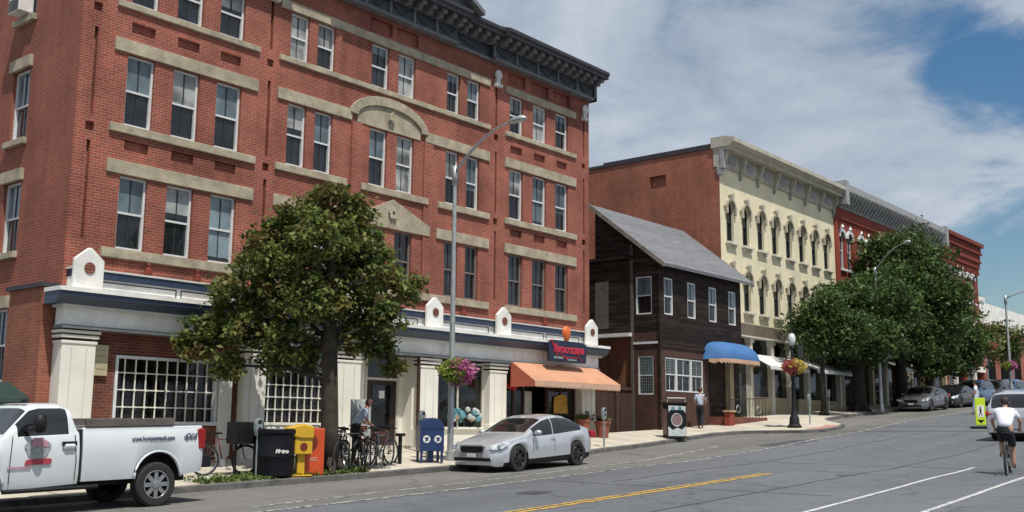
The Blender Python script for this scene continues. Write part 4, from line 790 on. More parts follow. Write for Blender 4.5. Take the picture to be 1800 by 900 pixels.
def tree(name, label, base, trunk, blobs, dens, nl, size, spread, leaf, bark='bark', seed=1, cat='tree', group=None):
    T = thing(name, base, label, cat, group); rg = np.random.default_rng(seed)
    mb = MB(); pts = [Vector(p[:3]) for p in trunk]; rr = [p[3] for p in trunk]; mb.tube(pts, rr, 12)
    # root flare
    b0 = Vector(base)
    for k in range(5):
        a = k * 1.26 + seed; mb.tube([b0 + Vector((math.cos(a) * rr[0] * 1.9, math.sin(a) * rr[0] * 1.9, -.06)), b0 + Vector((math.cos(a) * rr[0] * .8, math.sin(a) * rr[0] * .8, .18)), b0 + Vector((0, 0, .6))], [.04, rr[0] * .5, rr[0] * .5], 6)
    cs = []
    for (bx, by, bz, rx, ry, rz_) in blobs:
        for _ in range(3):      # sprigs that break the outline
            d = Vector(rg.normal(0, 1, 3)).normalized(); L0 = rg.uniform(1.05, 1.45); e_ = Vector((bx + d.x * rx * L0, by + d.y * ry * L0, bz + d.z * rz_ * L0)); mb.tube([(bx, by, bz), e_], [.02, .008], 4)
            cs.append(np.array([[*e_], [*Vector((bx, by, bz)).lerp(e_, .85)]]))
        c = Vector((bx, by, bz)); q = max(range(len(pts)), key=lambda i: -((pts[i] - c).length + max(0, pts[i].z - c.z) * 3 + (6 if i < 2 else (1.5 if i == 2 else 0))))
        s0 = pts[q]; r0 = rr[q] * .4; mid = s0.lerp(c, .5) + Vector(rg.uniform(-.2, .2, 3)) + Vector((0, 0, .15))
        mb.tube([s0, mid, c], [r0, r0 * .6, r0 * .25], 7)
        for _ in range(4):
            d = Vector(rg.normal(0, 1, 3)).normalized(); mb.tube([c.lerp(mid, .3), c + Vector((d.x * rx, d.y * ry, d.z * rz_)) * .8], [r0 * .25, .012], 5)
        n = int(dens * (rx * ry + ry * rz_ + rx * rz_)); d = rg.normal(0, 1, (n, 3)); d /= np.linalg.norm(d, axis=1)[:, None]; rad = rg.uniform(.35, 1.08, n)[:, None] ** .6
        cs.append(np.array([bx, by, bz]) + d * rad * np.array([rx, ry, rz_]))
    mb.build('trunk', M[bark], T, smooth=True)
    leaves('crown', M[leaf], T, np.concatenate(cs), nl, size, spread, seed)
    return T
t0 = Vector((17.2, 19.95, swz(17.2, 19.9)))
rt = Vector((.637, -.771, 0)); fw = Vector((.77, .638, 0))     # across and away, used only to lay out this crown in metres
def q_(c, z, d=0): p = t0 + rt * c + fw * d; return (p.x, p.y, z)
bl = []
for c, z, d, r, rv in [(-.1, 7.15, 0, .55, .4), (.2, 6.75, .4, .6, .45), (-.75, 6.7, -.3, .7, .5), (-1.5, 6.2, .1, .65, .5), (-.3, 6.1, -.6, .9, .6), (.65, 6.0, .4, .7, .5), (-2.0, 5.5, .4, .65, .5), (-1.2, 5.3, -.6, .8, .6), (.1, 5.3, .5, .75, .55), (1.15, 5.2, -.2, .55, .45), (1.85, 5.0, .2, .28, .22), (-2.5, 4.8, .0, .6, .45), (-1.5, 4.5, .4, .7, .5), (-.4, 4.5, -.8, .85, .6), (.7, 4.4, .5, .6, .45), (1.25, 4.3, -.3, .42, .32), (-2.9, 4.0, .3, .6, .38), (-2.1, 3.9, -.4, .5, .4), (-3.35, 3.5, .1, .48, .26), (-2.6, 3.05, -.2, .45, .35), (-1.0, 3.6, -.5, .6, .4), (.2, 3.8, .4, .6, .4), (.95, 3.6, .2, .36, .3), (-.8, 3.25, .3, .38, .28), (1.4, 3.2, .3, .28, .25), (-1.6, 3.1, .2, .35, .3)]:
    x, y, z_ = q_(c, z, d); bl.append((x, y, z_, r, r, rv))
tree('street_tree', 'leafy tree with reddish tinged leaves by the kerb before the brick block', t0, [(*t0, .27), (17.18, 19.93, 1.5, .215), (17.1, 19.9, 2.7, .20), (17.02, 19.85, 3.6, .18), (16.95, 19.8, 4.8, .13), (16.85, 19.75, 6.3, .06)], bl, 32, 34, .13, .115, 'leaf1', seed=3)
def bigtree(name, label, tx, ty, cxy, zc, rad, rv, seed, leaf='leaf2', n=16, size=.21, dens=6.5, tr=.33, nl=36, cat='tree', group='large trees in front of the far shops', bark='bark2'):
    rg = np.random.default_rng(seed); b = Vector((tx, ty, swz(tx, ty))); blobs = []
    for k in range(n):
        d = rg.normal(0, 1, 3); d /= np.linalg.norm(d); r = rg.uniform(.45, .8)
        s_ = rad * rg.uniform(.22, .42); tq = 1 - .45 * max(0, d[2]); blobs.append((cxy[0] + d[0] * rad * r * tq, cxy[1] + d[1] * rad * r * tq, zc + d[2] * rv * r, s_, s_, s_ * .8))
    blobs.append((cxy[0], cxy[1], zc, rad * .5, rad * .5, rv * .5))
    tp = zc - rv * .6
    return tree(name, label, b, [(*b, tr), (tx, ty, b.z + 1.5, tr * .8), (tx, ty, tp, tr * .65), ((tx + cxy[0]) / 2, (ty + cxy[1]) / 2, zc, tr * .4), (cxy[0], cxy[1], zc + rv * .6, .06)], blobs, dens, nl, size, .3, leaf, bark, seed, cat, group)
bigtree('large_tree', 'tallest dark green tree in front of the red block', 64.6, 22.9, (63.4, 22.3), 9.7, 4.3, 4.5, 21, n=30, tr=.42)
bigtree('large_tree', 'broad dark tree with forked trunk beside the bulging sidewalk', 57.9, 22.9, (58.0, 22.3), 7.8, 3.5, 2.9, 22, n=22, tr=.42)
bigtree('small_tree', 'lighter green tree just right of the black lamp post', 52.4, 22.6, (52.6, 22.3), 7.0, 2.0, 2.2, 23, n=13, size=.17, dens=12, tr=.16, leaf='leaf2')
bigtree('small_tree', 'low spreading tree shading the parked cars', 69.6, 22.9, (70.6, 22.2), 7.4, 3.0, 2.4, 24, n=17, tr=.3)
bigtree('small_tree', 'slim tree beside the end of the dark brick block', 76.0, 22.9, (76.4, 22), 8.0, 2.0, 2.2, 25, n=10, tr=.15, leaf='leaf3', size=.2, group='slim trees beyond the parked cars')
bigtree('small_tree', 'pale green sapling near the right edge, before the low far building', 82.5, 21.9, (82.6, 21.5), 8.2, 1.5, 1.7, 26, n=8, tr=.10, leaf='leaf3', size=.2, dens=9, group='slim trees beyond the parked cars')
# grass tufts at the kerb
gc = []
for _ in range(700):
    x = RN.uniform(13.6, 18.2); y = kerb(x) + .2 + RN.exponential(.25)
    if y < 21 and math.hypot(x - 17.2, y - 19.9) > .2: gc.append((x, y, swz(x, y) + .02))
for _ in range(300):
    a = RN.uniform(0, 6.28); r = RN.uniform(.25, .8); x = 17.2 + r * math.cos(a); y = 19.95 + r * math.sin(a)
    if y > kerb(x) + .15: gc.append((x, y, swz(x, y) + .03))
o = leaves('grass', M['grass'], None, gc, 6, .07, .04, 5, origin=(16, 20, .4)); tag(o, 'patchy short grass and weeds along the kerb around the tree foot', 'grass', kind='stuff')


# ================================================================== VEHICLES
def interp(P, x): return float(np.interp(x, [p[0] for p in P], [p[1] for p in P]))
def wheel(parent, x, y, r, wd, side, rimmat, spokes=6, name='wheel'):
    t = MB(); yo = y + side * wd / 2
    prof = [(r * .64, -wd / 2 + .02), (r * .70, -wd / 2), (r * .92, -wd / 2), (r, -wd / 2 + .03), (r, wd / 2 - .03), (r * .92, wd / 2), (r * .70, wd / 2), (r * .64, wd / 2 - .02), (r * .64, -wd / 2 + .02)]
    t.lathe(prof, (0, 0, 0), 34, axis='y', cap=False); o = t.build(name, M['tyre'], parent, smooth=True, auto=True); o.location = (x, y, r)
    q = MB(); s_ = side
    q.lathe([(r * .64, s_ * (wd / 2 - .005)), (r * .60, s_ * (wd / 2 - .03)), (r * .58, s_ * (wd / 2 - .09)), (.02, s_ * (wd / 2 - .09))], (0, 0, 0), 26, axis='y', mi=1, cap=False)
    q.torus((0, s_ * (wd / 2 - .01), 0), r * .62, .014, 28, 6, 'y', 0)
    for k in range(spokes):
        a = 2 * math.pi * k / spokes; ca, sa = math.cos(a), math.sin(a); hw = r * .10
        p0 = [(r * .1 * ca - hw * sa, r * .1 * sa + hw * ca), (r * .62 * ca - hw * .9 * sa, r * .62 * sa + hw * .9 * ca), (r * .62 * ca + hw * .9 * sa, r * .62 * sa - hw * .9 * ca), (r * .1 * ca + hw * sa, r * .1 * sa - hw * ca)]
        q.prism(p0, s_ * (wd / 2 - .05), s_ * (wd / 2 - .015), 'y', 0)
    q.lathe([(r * .2, s_ * (wd / 2 - .05)), (r * .2, s_ * (wd / 2 - .005)), (r * .12, s_ * (wd / 2 + .005)), (.01, s_ * (wd / 2 + .005))], (0, 0, 0), 14, axis='y', mi=0)
    ro = q.build('rim', [rimmat, M['under']], None, smooth=False); ro.parent = o; return o
def loft(L, w, zb, zt, zl, wheels, R_, cls, nx=130, a=.42, tum=.20, wr=.33, nose_round=True):
    """car skin from profiles; cls(x,row,z,y)->material slot"""
    xs = [L * i / nx for i in range(nx + 1)]; TH = [90 * (k / 12) ** 1.6 for k in range(13)]; secs = []
    for x in xs:
        W, B, T, Lw = interp(w, x), interp(zb, x), interp(zt, x), interp(zl, x)
        for xc in wheels:
            if abs(x - xc) < R_: Lw = max(Lw, wr + math.sqrt(max(0, R_ * R_ - (x - xc) ** 2)))
        T = max(T, B + .02); Lw = min(Lw, B - .03); sec = []
        mid = Lw + (B - Lw) * .55
        for y, z in ((W - .05, Lw), (W - .015, Lw + (mid - Lw) * .35), (W, mid), (W - .005, mid + (B - mid) * .4), (W - .035, B - .03)): sec.append((y, z))
        for th in TH:
            t = R(th); z = B + (T - B) * math.sin(t) ** a; y = (W - .05) * (math.cos(t) ** a if th < 90 else 0) * (1 - tum * (z - B)); sec.append((y, z))
        secs.append(sec)
    n = len(secs[0]); mb = MB(); vs = []
    for x, sec in zip(xs, secs):
        for y, z in sec: vs.append((x, -y, z))
        for y, z in sec[-2::-1]: vs.append((x, y, z))
    m_ = 2 * n - 1; fs = {}
    for i in range(nx):
        for k in range(m_ - 1):
            kk = k if k < n - 1 else m_ - 2 - k
            x = (xs[i] + xs[i + 1]) / 2; c = cls(x, kk, secs[i][kk][1], secs[i][kk][0]); fs.setdefault(c, []).append((i * m_ + k, (i + 1) * m_ + k, (i + 1) * m_ + k + 1, i * m_ + k + 1))
    for c, f in fs.items():
        mb2 = MB(); mb.v = mb.v or vs
        mb.f += f; mb.m += [c] * len(f)
    mb.f += [tuple(range(m_)), tuple(range(nx * m_, nx * m_ + m_))]; mb.m += [0, 0]
    return mb
def sub(mb, slot):     # split one material slot off into its own mesh builder
    o = MB(); mp = {}
    for f, m_ in zip(mb.f, mb.m):
        if m_ != slot: continue
        g_ = []
        for i in f:
            if i not in mp: mp[i] = len(o.v); o.v.append(mb.v[i])
            g_.append(mp[i])
        o.f.append(tuple(g_)); o.m.append(0)
    return o
def add_skin(T, mb, paint, glassname='windows'):
    sub(mb, 0).build('body', paint, T, smooth=True, auto=True)
    if 1 in mb.m: sub(mb, 1).build(glassname, M['carglass'], T, smooth=True, auto=True)
    if 2 in mb.m: sub(mb, 2).build('trim', M['plastic'], T, smooth=True, auto=True)
def make_sedan(label, paint, rims, suv=False, group=None):
    T = thing('parked_car', (0, 0, 0), label, 'car', group)
    L = 4.35
    if not suv:
        w = [(0, .60), (.05, .68), (.15, .77), (.4, .84), (.9, .875), (2.2, .885), (3.6, .87), (4.05, .80), (4.28, .68), (4.35, .58)]
        zb = [(0, .50), (.1, .56), (.3, .64), (.8, .76), (1.25, .86), (2.5, .90), (3.7, .97), (4.15, .93), (4.35, .80)]
        zt = [(0, .56), (.06, .66), (.2, .75), (.5, .84), (.9, .91), (1.22, .96), (1.6, 1.17), (1.95, 1.33), (2.25, 1.40), (2.65, 1.425), (3.05, 1.38), (3.4, 1.26), (3.75, 1.10), (3.95, 1.05), (4.2, 1.0), (4.33, .92), (4.35, .85)]
        x0, xa, xb, xr = 1.28, 2.0, 3.0, 3.72
    else:
        w = [(0, .62), (.06, .76), (.2, .84), (.6, .88), (2.2, .9), (3.9, .89), (4.2, .84), (4.35, .76)]
        zb = [(0, .60), (.1, .72), (.4, .86), (1.1, .98), (2.5, 1.02), (4.0, 1.06), (4.3, 1.0), (4.35, .9)]
        zt = [(0, .70), (.08, .86), (.3, .98), (.9, 1.06), (1.1, 1.10), (1.5, 1.40), (1.85, 1.60), (2.3, 1.68), (3.2, 1.68), (3.8, 1.62), (4.1, 1.42), (4.28, 1.12), (4.35, .98)]
        x0, xa, xb, xr = 1.15, 1.75, 3.8, 4.25
    zl = [(0, .20), (.12, .16), (4.1, .20), (4.35, .30)]
    wh = (.86, 3.42)
    def cls(x, k, z, y):
        th = (k - 4) * 7.5      # rows 5.. are the greenhouse
        T_, B_ = interp(zt, x), interp(zb, x)
        if k >= 5 and k <= 11 and xa - .52 < x < xr - .1 and T_ - B_ > .17 and z < T_ - .05 and not (2.30 < x < 2.345): return 1
        if k >= 13 and x0 < x < xa - .04: return 1
        if k >= 13 and xb + .08 < x < xr + .02: return 1
        if k == 0 and .3 < x < 4.1 and not any(abs(x - c) < .36 for c in wh): return 2
        return 0
    mb = loft(L, w, zb, zt, zl, wh, .365, cls)
    add_skin(T, mb, paint)
    u = MB(); u.box(.12, 4.15, -.60, .60, .15, .62); u.build('underbody', M['under'], T)
    for x in wh:
        for s_ in (-1, 1): wheel(T, x, s_ * .76, .335, .21, s_, rims, 7)
    q = MB(); q.prism([(-.34, .50), (.34, .50), (.40, .58), (.38, .67), (-.38, .67), (-.40, .58)], -.03, .06, 'x'); q.build('grille', M['plastic'], T, bevel=.01)
    q = MB(); q.tube([(-.035, -.36, .5), (-.04, -.42, .585), (-.03, -.38, .69), (-.03, .38, .69), (-.04, .42, .585), (-.035, .36, .5), (-.035, -.36, .5)], .012, 5); q.build('grille_surround', M['chrome'], T)
    q = MB(); q.box(-.03, .1, -.62, .62, .30, .385); q.build('lower_intake', M['plastic'], T, bevel=.01)
    q = MB(); q.box(-.045, -.03, -.15, .15, .40, .50); q.build('number_plate', M['white'], T)
    for s_ in (-1, 1):
        q = MB()
        q.add([(.005, s_ * .56, .60), (.03, s_ * .675, .57), (.22, s_ * .818, .60), (.42, s_ * .862, .72), (.46, s_ * .85, .775), (.22, s_ * .77, .745), (.06, s_ * .62, .70)], [(0, 1, 2, 3, 4, 5, 6)] if s_ > 0 else [(6, 5, 4, 3, 2, 1, 0)])
        q.add([(.0, s_ * .57, .615), (.02, s_ * .69, .585), (.21, s_ * .835, .615), (.41, s_ * .878, .725), (.45, s_ * .865, .765), (.21, s_ * .785, .755), (.05, s_ * .63, .70)], [(0, 1, 2, 3, 4, 5, 6)])
        hl = q.build('headlight', M['lampg'], T, smooth=False)
        q = MB(); q.lathe([(.05, -.02), (.055, .01), (.02, .02)], (.14, s_ * .79, .675), 12, axis='x'); q.build('bulb', M['lampg'], hl)
        q = MB(); q.lathe([(.03, 0), (.05, .01), (.045, .03)], (-.01, s_ * .60, .345), 10, axis='x'); q.build('fog_light', M['lampg'], T)
        q = MB(); q.lathe([(.02, -.1), (.075, -.07), (.09, 0), (.075, .07), (.02, .1)], (0, 0, 0), 12, axis='y', sy=1); 
        q.v = [(a * 1.0 + (1.50 if not suv else 1.35), b + s_ * .98, c * .8 + (.97 if not suv else 1.12)) for a, b, c in q.v]; q.tube([(1.5 if not suv else 1.35, s_ * .84, .93 if not suv else 1.06), (1.5 if not suv else 1.35, s_ * .97, .95 if not suv else 1.1)], .025, 6); q.build('wing_mirror', paint, T, smooth=True)
        z1 = .93 if not suv else 1.02
        q = MB(); q.prism([(4.12, z1 - .18), (4.33, z1 - .2), (4.36, z1 - .1), (4.30, z1), (4.08, z1)], s_ * .60, s_ * (.815), 'y'); q.build('tail_light', M['tail'], T, bevel=.015)
        for dx in (1.75, 2.85):
            q = MB(); q.tube([(dx + .42, s_ * .895, .80), (dx + .60, s_ * .895, .81)], .014, 6); q.build('door_handle', paint, T)
        for dx in (1.42, 2.33, 3.12):     # door shut lines
            q = MB(); zq = interp(zb, dx) - .03; q.tube([(dx, s_ * (interp(w, dx) - .045), .27), (dx + .01, s_ * (interp(w, dx) + .001), .5), (dx + .01, s_ * (interp(w, dx) - .001), .72), (dx, s_ * (interp(w, dx) - .034), zq)], .006, 4); q.build('door_gap', M['under'], T)
    return T
def place(T, x, y, rz, dz=0, pitch=True):
    sl = math.atan((g(x + 1) - g(x - 1)) / 2); T.location = (x, y, g(x) + dz); e = Matrix.Rotation(-sl, 4, 'Y') @ Matrix.Rotation(rz, 4, 'Z') if pitch else Matrix.Rotation(rz, 4, 'Z')
    T.rotation_euler = e.to_euler()
def place0(T, xn, yc, rz=0):      # nose (x=0 of the model) at world xn, centre line yc, heading -X when rz=0
    xm = xn + 2.1 if rz == 0 else xn - 2.1
    sl = math.atan((g(xm + 1.3) - g(xm - 1.3)) / 2.6); base = Matrix.Rotation(-sl, 4, 'Y') @ Matrix.Rotation(rz, 4, 'Z') @ Matrix.Translation((-2.1, 0, 0))
    mw = Matrix.Translation((xm, yc, g(xm))) @ base; T.location = mw.to_translation(); T.rotation_euler = mw.to_euler()
far_group = 'cars parked far up the street'
car = make_sedan('silver four door car parked at the kerb before the restaurant', M['silver'], M['rimd'])
far = copy_tree(car, None); far['label'] = 'grey car parked at the kerb just right of the large dark trunk'; far['group'] = far_group; recolor(far, M['silver'], M['grey_car']); place0(far, 60.6, 21.0)
f2 = copy_tree(car, None); f2['label'] = 'black low car parked behind the grey car'; f2['group'] = far_group; recolor(f2, M['silver'], M['black_car']); place0(f2, 66.2, 21.1)
place0(car, 20.62, 18.35)
suv = make_sedan('dark blue tall car parked behind the black car', M['blue_car'], M['rim'], True, far_group); 
s2 = copy_tree(suv, None); s2['label'] = 'blue tall car parked farthest up, beside the orange brick piers'; recolor(s2, M['blue_car'], M['blue_car']); place0(s2, 78.5, 21.1)
s3 = copy_tree(suv, None); s3['label'] = 'black tall car parked between two blue tall cars'; recolor(s3, M['blue_car'], M['black_car']); place0(s3, 75.0 - .1, 19.0 + 2.1)
s4 = copy_tree(suv, None); s4['label'] = 'pale car with dark bumper driving away behind the cyclist'; s4['group'] = 'car driving away'; recolor(s4, M['blue_car'], M['silver']); s4.name = 'car'; s4['category'] = 'car'; place0(s4, 42.6, 9.95, math.pi); del s4['group']
place0(suv, 70.4, 21.1)
q = MB(); q.box(4.26, 4.41, -.80, .80, .26, .70); q.build('rear_bumper', M['plastic'], s4, bevel=.03)
# --- pickup truck (nose x=0)
T = thing('pickup_truck', (0, 0, 0), 'white single cab pickup truck with red and grey door emblem, cut by the left edge', 'truck')
w_ = [(0, .80), (.1, .90), (.4, .95), (5.3, .95), (5.36, .93)]
zbp = [(0, .85), (.15, 1.02), (.4, 1.10), (1.4, 1.18), (1.6, 1.31), (2.0, 1.33), (2.82, 1.35), (2.86, 1.35)]
ztp = [(0, .95), (.12, 1.12), (.5, 1.20), (1.35, 1.27), (1.58, 1.33), (2.04, 1.84), (2.2, 1.885), (2.6, 1.885), (2.76, 1.83), (2.84, 1.42), (2.86, 1.40)]
zlp = [(0, .40), (.2, .40), (2.86, .50)]
def clsT(x, k, z, y):
    if 5 <= k <= 11 and 1.80 < x < 2.68 and z < interp(ztp, x) - .05 and interp(ztp, x) > 1.52: return 1
    if k >= 13 and 1.62 < x < 2.0: return 1
    if k >= 13 and 2.76 < x < 2.83: return 1
    return 0
mb = loft(2.86, w_, zbp, ztp, zlp, (1.08,), .47, clsT, 110, .40, .30, .52); 
sub(mb, 0).build('cab', M['tw'], T, smooth=True, auto=True); sub(mb, 1).build('windows', M['carglass'], T, smooth=True, auto=True)
w2 = [(0, .93), (.03, .955), (2.35, .955), (2.42, .93)]; zt2 = [(0, 1.46), (2.42, 1.46)]; zb2_ = [(0, 1.40), (2.42, 1.40)]; zl2 = [(0, .53), (1.9, .53), (2.42, .60)]
mb = loft(2.42, w2, zb2_, zt2, zl2, (1.46,), .47, lambda x, k, z, y: 2 if k >= 12 else 0, 120, .30, 0, .52)
mb.v = [(a + 2.93, b, c) for a, b, c in mb.v]; sub(mb, 0).build('bed', M['tw'], T, smooth=True, auto=True); sub(mb, 2).build('bed_dark_top', M['under'], T)  # black sheet at rail height stands in for shade inside the bed
for s_ in (-1, 1):     # raised wheel arch lips
    q = MB(); pts = [(4.39 + .475 * math.cos(a), s_ * .958, .525 + .475 * math.sin(a)) for a in [math.pi * (i / 16) for i in range(17)]]; q.tube(pts, .022, 6); q.build('arch_lip', M['tw'], T, smooth=True)
    q = MB(); pts = [(1.08 + .475 * math.cos(a), s_ * .958, .525 + .475 * math.sin(a)) for a in [math.pi * (i / 16) for i in range(17)]]; q.tube(pts, .022, 6); q.build('arch_lip', M['tw'], T, smooth=True)
    for x in (1.08, 4.39): wheel(T, x, s_ * .80, .40, .26, s_, M['rim'], 8)
    q = MB(); q.prism([(5.24, 1.02), (5.37, 1.02), (5.385, 1.36), (5.33, 1.41), (5.22, 1.38)], s_ * .86, s_ * .972, 'y'); q.build('tail_light', M['tail'], T, bevel=.015)
    q = MB(); q.box(2.54, 2.79, s_ * .945, s_ * .992, 1.15, 1.225, 0); q.lathe([(.02, -.12), (.06, -.08), (.06, .08), (.02, .12)], (2.665, s_ * .95, 1.145), 10, axis='x', mi=1); q.build('door_handle', [M['plastic'], M['tw']], T)
    q = MB(); q.lathe([(.03, -.15), (.10, -.12), (.115, 0), (.10, .14), (.04, .17)], (2.02, s_ * 1.17, 1.53), 10); q.tube([(1.9, s_ * .95, 1.42), (2.02, s_ * 1.12, 1.46)], .03, 6); q.tube([(1.9, s_ * .92, 1.5), (2.02, s_ * 1.12, 1.56)], .02, 6); q.build('wing_mirror', M['plastic'], T, smooth=True)
    q = MB(); q.tube([(1.66, s_ * .94, .56), (1.66, s_ * .962, .9), (1.70, s_ * .93, 1.33)], .008, 4); q.tube([(2.79, s_ * .94, .56), (2.80, s_ * .962, .9), (2.78, s_ * .93, 1.33)], .008, 4); q.build('door_gap', M['under'], T)
    q = MB(); q.tube([(1.55, s_ * .98, .44), (3.2, s_ * .98, .44)], .04, 6); q.build('running_board', M['plastic'], T)
q = MB(); q.box(2.86, 2.93, -.90, .90, .55, 1.42); q.build('cab_gap', M['under'], T)
q = MB(); q.box(1.5, 5.2, -.55, .55, .42, .8); q.build('chassis', M['under'], T)
for xc in (1.08, 4.39): q = MB(); q.box(xc - .6, xc + .6, -.66, .66, .5, 1.08); q.build('wheel_well', M['under'], T)
q = MB(); q.box(5.36, 5.55, -.93, .93, .66, .90); q.build('rear_bumper', M['plastic'], T, bevel=.03)
q = MB(); q.box(5.35, 5.38, -.85, .85, .9, 1.42); q.build('tailgate', M['tw'], T, bevel=.01)
for s_ in (-1, 1):
    q = MB(); q.box(2.98, 4.72, s_ * .86, s_ * .92, 1.462, 1.60); q.build('wooden_side_rail', M['wood'], T, bevel=.01)
q = MB(); q.box(2.06, 2.12, -.5, .5, 1.88, 1.90); q.lathe([(.05, 0), (.05, .05), (.01, .07)], (2.3, 0, 1.89), 10); q.build('roof_beacon', M['plastic'], T)
q = MB(); q.box(-.06, .12, -.9, .9, .42, .66); q.build('front_bumper', M['chrome'], T, bevel=.03)
for s_ in (-1,):   # emblem on the door
    e = MB(); rg = np.random.default_rng(3)
    pts = [(2.12 + .27 * math.cos(a) * (1 + .1 * math.sin(5 * a)), 1.13 + .2 * math.sin(a)) for a in [2 * math.pi * k / 24 for k in range(24)]]
    e.prism(pts, -.957, -.966, 'y', 1); e.prism([(1.97, 1.16), (2.0, 1.3), (2.2, 1.34), (2.3, 1.26), (2.36, 1.14)], -.966, -.972, 'y', 0); e.v = [(2.12 + (a - 2.12) * .8, b_, 1.13 + (c - 1.13) * .85) for a, b_, c in e.v]; o = e.build('door_emblem', [M['txtp'], M['txtgy']], T)
    e = MB(); e.prism([(1.90, .86), (2.33, .86), (2.36, .89), (2.36, .94), (2.33, .955), (1.95, .95), (1.92, .92)], -.957, -.972, 'y'); e.build('door_red_band', M['txtr'], T)
    e = MB()
    for k in range(14): e.box(1.62 + k * .028, 1.64 + k * .028, -.966, -.958, .80, .835)
    e.build('door_small_print', M['txtp'], T)
text('web_address', 'www.hertonsmault.com', .115, M['txtg'], T, (4.28, -.966, 1.235), (R(90), 0, 0), .003, 0, .78, .003); text('drive_emblem', '4X4', .16, M['txtg'], T, (5.04, -.966, 1.245), (R(90), 0, 0), .003, .3, 1, .006)
place0(T, 6.73, 18.55)

# ================================================================== STREET FURNITURE
def furn(name, label, cat, x, y, group=None, z=None): return thing(name, (x, y, swz(x, y) if z is None else z), label, cat, group)
def flower_basket(x, y, z, r, label, mats, group='hanging flower baskets', dens=1.0):
    t = thing('flower_basket', (x, y, z), label, 'flower basket', group)
    q = MB(); q.lathe([(.03, -r * .75), (r * .35, -r * .6), (r * .5, -r * .2), (r * .5, 0)], (x, y, z), 12); q.build('basket', M['bark'], t)
    rg = np.random.default_rng(int(x * 10)); cs = {}
    for k in range(int(260 * dens)):
        d = rg.normal(0, 1, 3); d /= np.linalg.norm(d); p = (x + d[0] * r * rg.uniform(.6, 1), y + d[1] * r * rg.uniform(.6, 1), z + d[2] * r * .66 * rg.uniform(.6, 1))
        side = (d[0] * .637 - d[1] * .771) + rg.normal(0, .35); cs.setdefault(0 if side > .05 else 1, []).append(p)
    for k, c in cs.items(): leaves('petals' if k == 0 else 'trailing_foliage', M[mats[k]], t, c, 9, .085, .05, 3 + k)
    return t
# tall street lamp
def mast_lamp(x, y, h, ax, ay, label, z=None, group='tall street lamps', r=.085):
    b = furn('street_lamp', label, 'street lamp', x, y, group, z); z0 = b.location.z
    q = MB(); q.tube([(x, y, z0), (x, y, z0 + .25), (x, y, z0 + .26), (x, y, z0 + h)], [r * 1.6, r * 1.6, r * 1.1, r * .62], 12); q.build('pole', M['steel'], b, smooth=True, auto=True)
    q = MB(); n = 10; pts = [(x + ax * t / n, y + ay * t / n, z0 + h - .15 + 1.05 * math.sin(math.pi / 2 * (t / n)) ** .9) for t in range(n + 1)]; q.tube(pts, [.05 - .002 * t for t in range(n + 1)], 8)
    q.tube([(x, y, z0 + h - .5), (x, y, z0 + h + .05)], .085, 8); q.build('mast_arm', M['steel'], b, smooth=True)
    q = MB(); e = Vector(pts[-1]); d = Vector((ax, ay, 0)).normalized(); q.tube([e - d * .05, e + d * .12, e + d * .45, e + d * .62], [.05, .10, .12, .05], 10); q.v = [(a, b_, z_ if z_ > e.z - .03 else e.z - .03 - (e.z - z_ - .03) * .5) for a, b_, z_ in q.v]; q.build('lamp_head', M['steel'], b, smooth=True)
    return b
mast_lamp(21.87, 20.3, 8.3, -.25, -2.25, 'tall galvanised street lamp with curved arm in front of the brick block')
flower_basket(21.80, 20.02, 3.12, .52, 'large basket of pink flowers and lime foliage on the tall lamp pole', ('fpink', 'fgreen'), dens=1.4)
mast_lamp(57.7, 21.6, 7.9, -1.9, -2.3, 'tall street lamp rising behind the big dark trees')
mast_lamp(69.6, 18.0, 5.7, 1.5, -4.0, 'tall street lamp at the right edge above the low far building', 4.2)
flower_basket(69.5, 18.0, 5.6, .45, 'green and pink basket on the far right street lamp', ('fpink', 'fgreen'), dens=.5)
# black ornamental lamp
lx, ly = 42.6, 19.7; L_ = furn('lamp_post', 'black ornamental lamp post with white globe on the bulging sidewalk', 'lamp post', lx, ly); z0 = L_.location.z
q = MB(); q.lathe([(.30, 0), (.30, .08), (.22, .14), (.20, .4), (.13, .55), (.10, .8), (.085, 1.2), (.075, 2.9), (.06, 3.3), (.10, 3.35), (.10, 3.42), (.07, 3.5)], (lx, ly, z0), 12); q.build('post', M['iron'], L_, smooth=True, auto=True)
q = MB(); q.lathe([(.08, 3.46), (.14, 3.58), (.17, 3.76), (.13, 3.92), (.06, 4.0)], (lx, ly, z0), 14); q.build('globe', M['globe'], L_, smooth=True)
q = MB(); q.lathe([(.08, 3.99), (.04, 4.06), (.012, 4.16)], (lx, ly, z0), 10); q.build('finial', M['iron'], L_)
q = MB(); q.tube([(lx - .45, ly + .1, z0 + 2.9), (lx + .45, ly - .1, z0 + 2.9)], .02, 6); q.box(lx + .05, lx + .55, ly - .25, ly - .23, z0 + 2.95, z0 + 3.5); q.build('crossarm', M['iron'], L_)
flower_basket(lx - .1, ly - .1, z0 + 2.55, .50, 'basket of red and yellow flowers on the black lamp post', ('fyel', 'fred'), dens=1.2)
flower_basket(73.5, 20.2, 7.2, .5, 'small red flower basket among the slim far trees', ('fred', 'fgreen'), dens=.4)
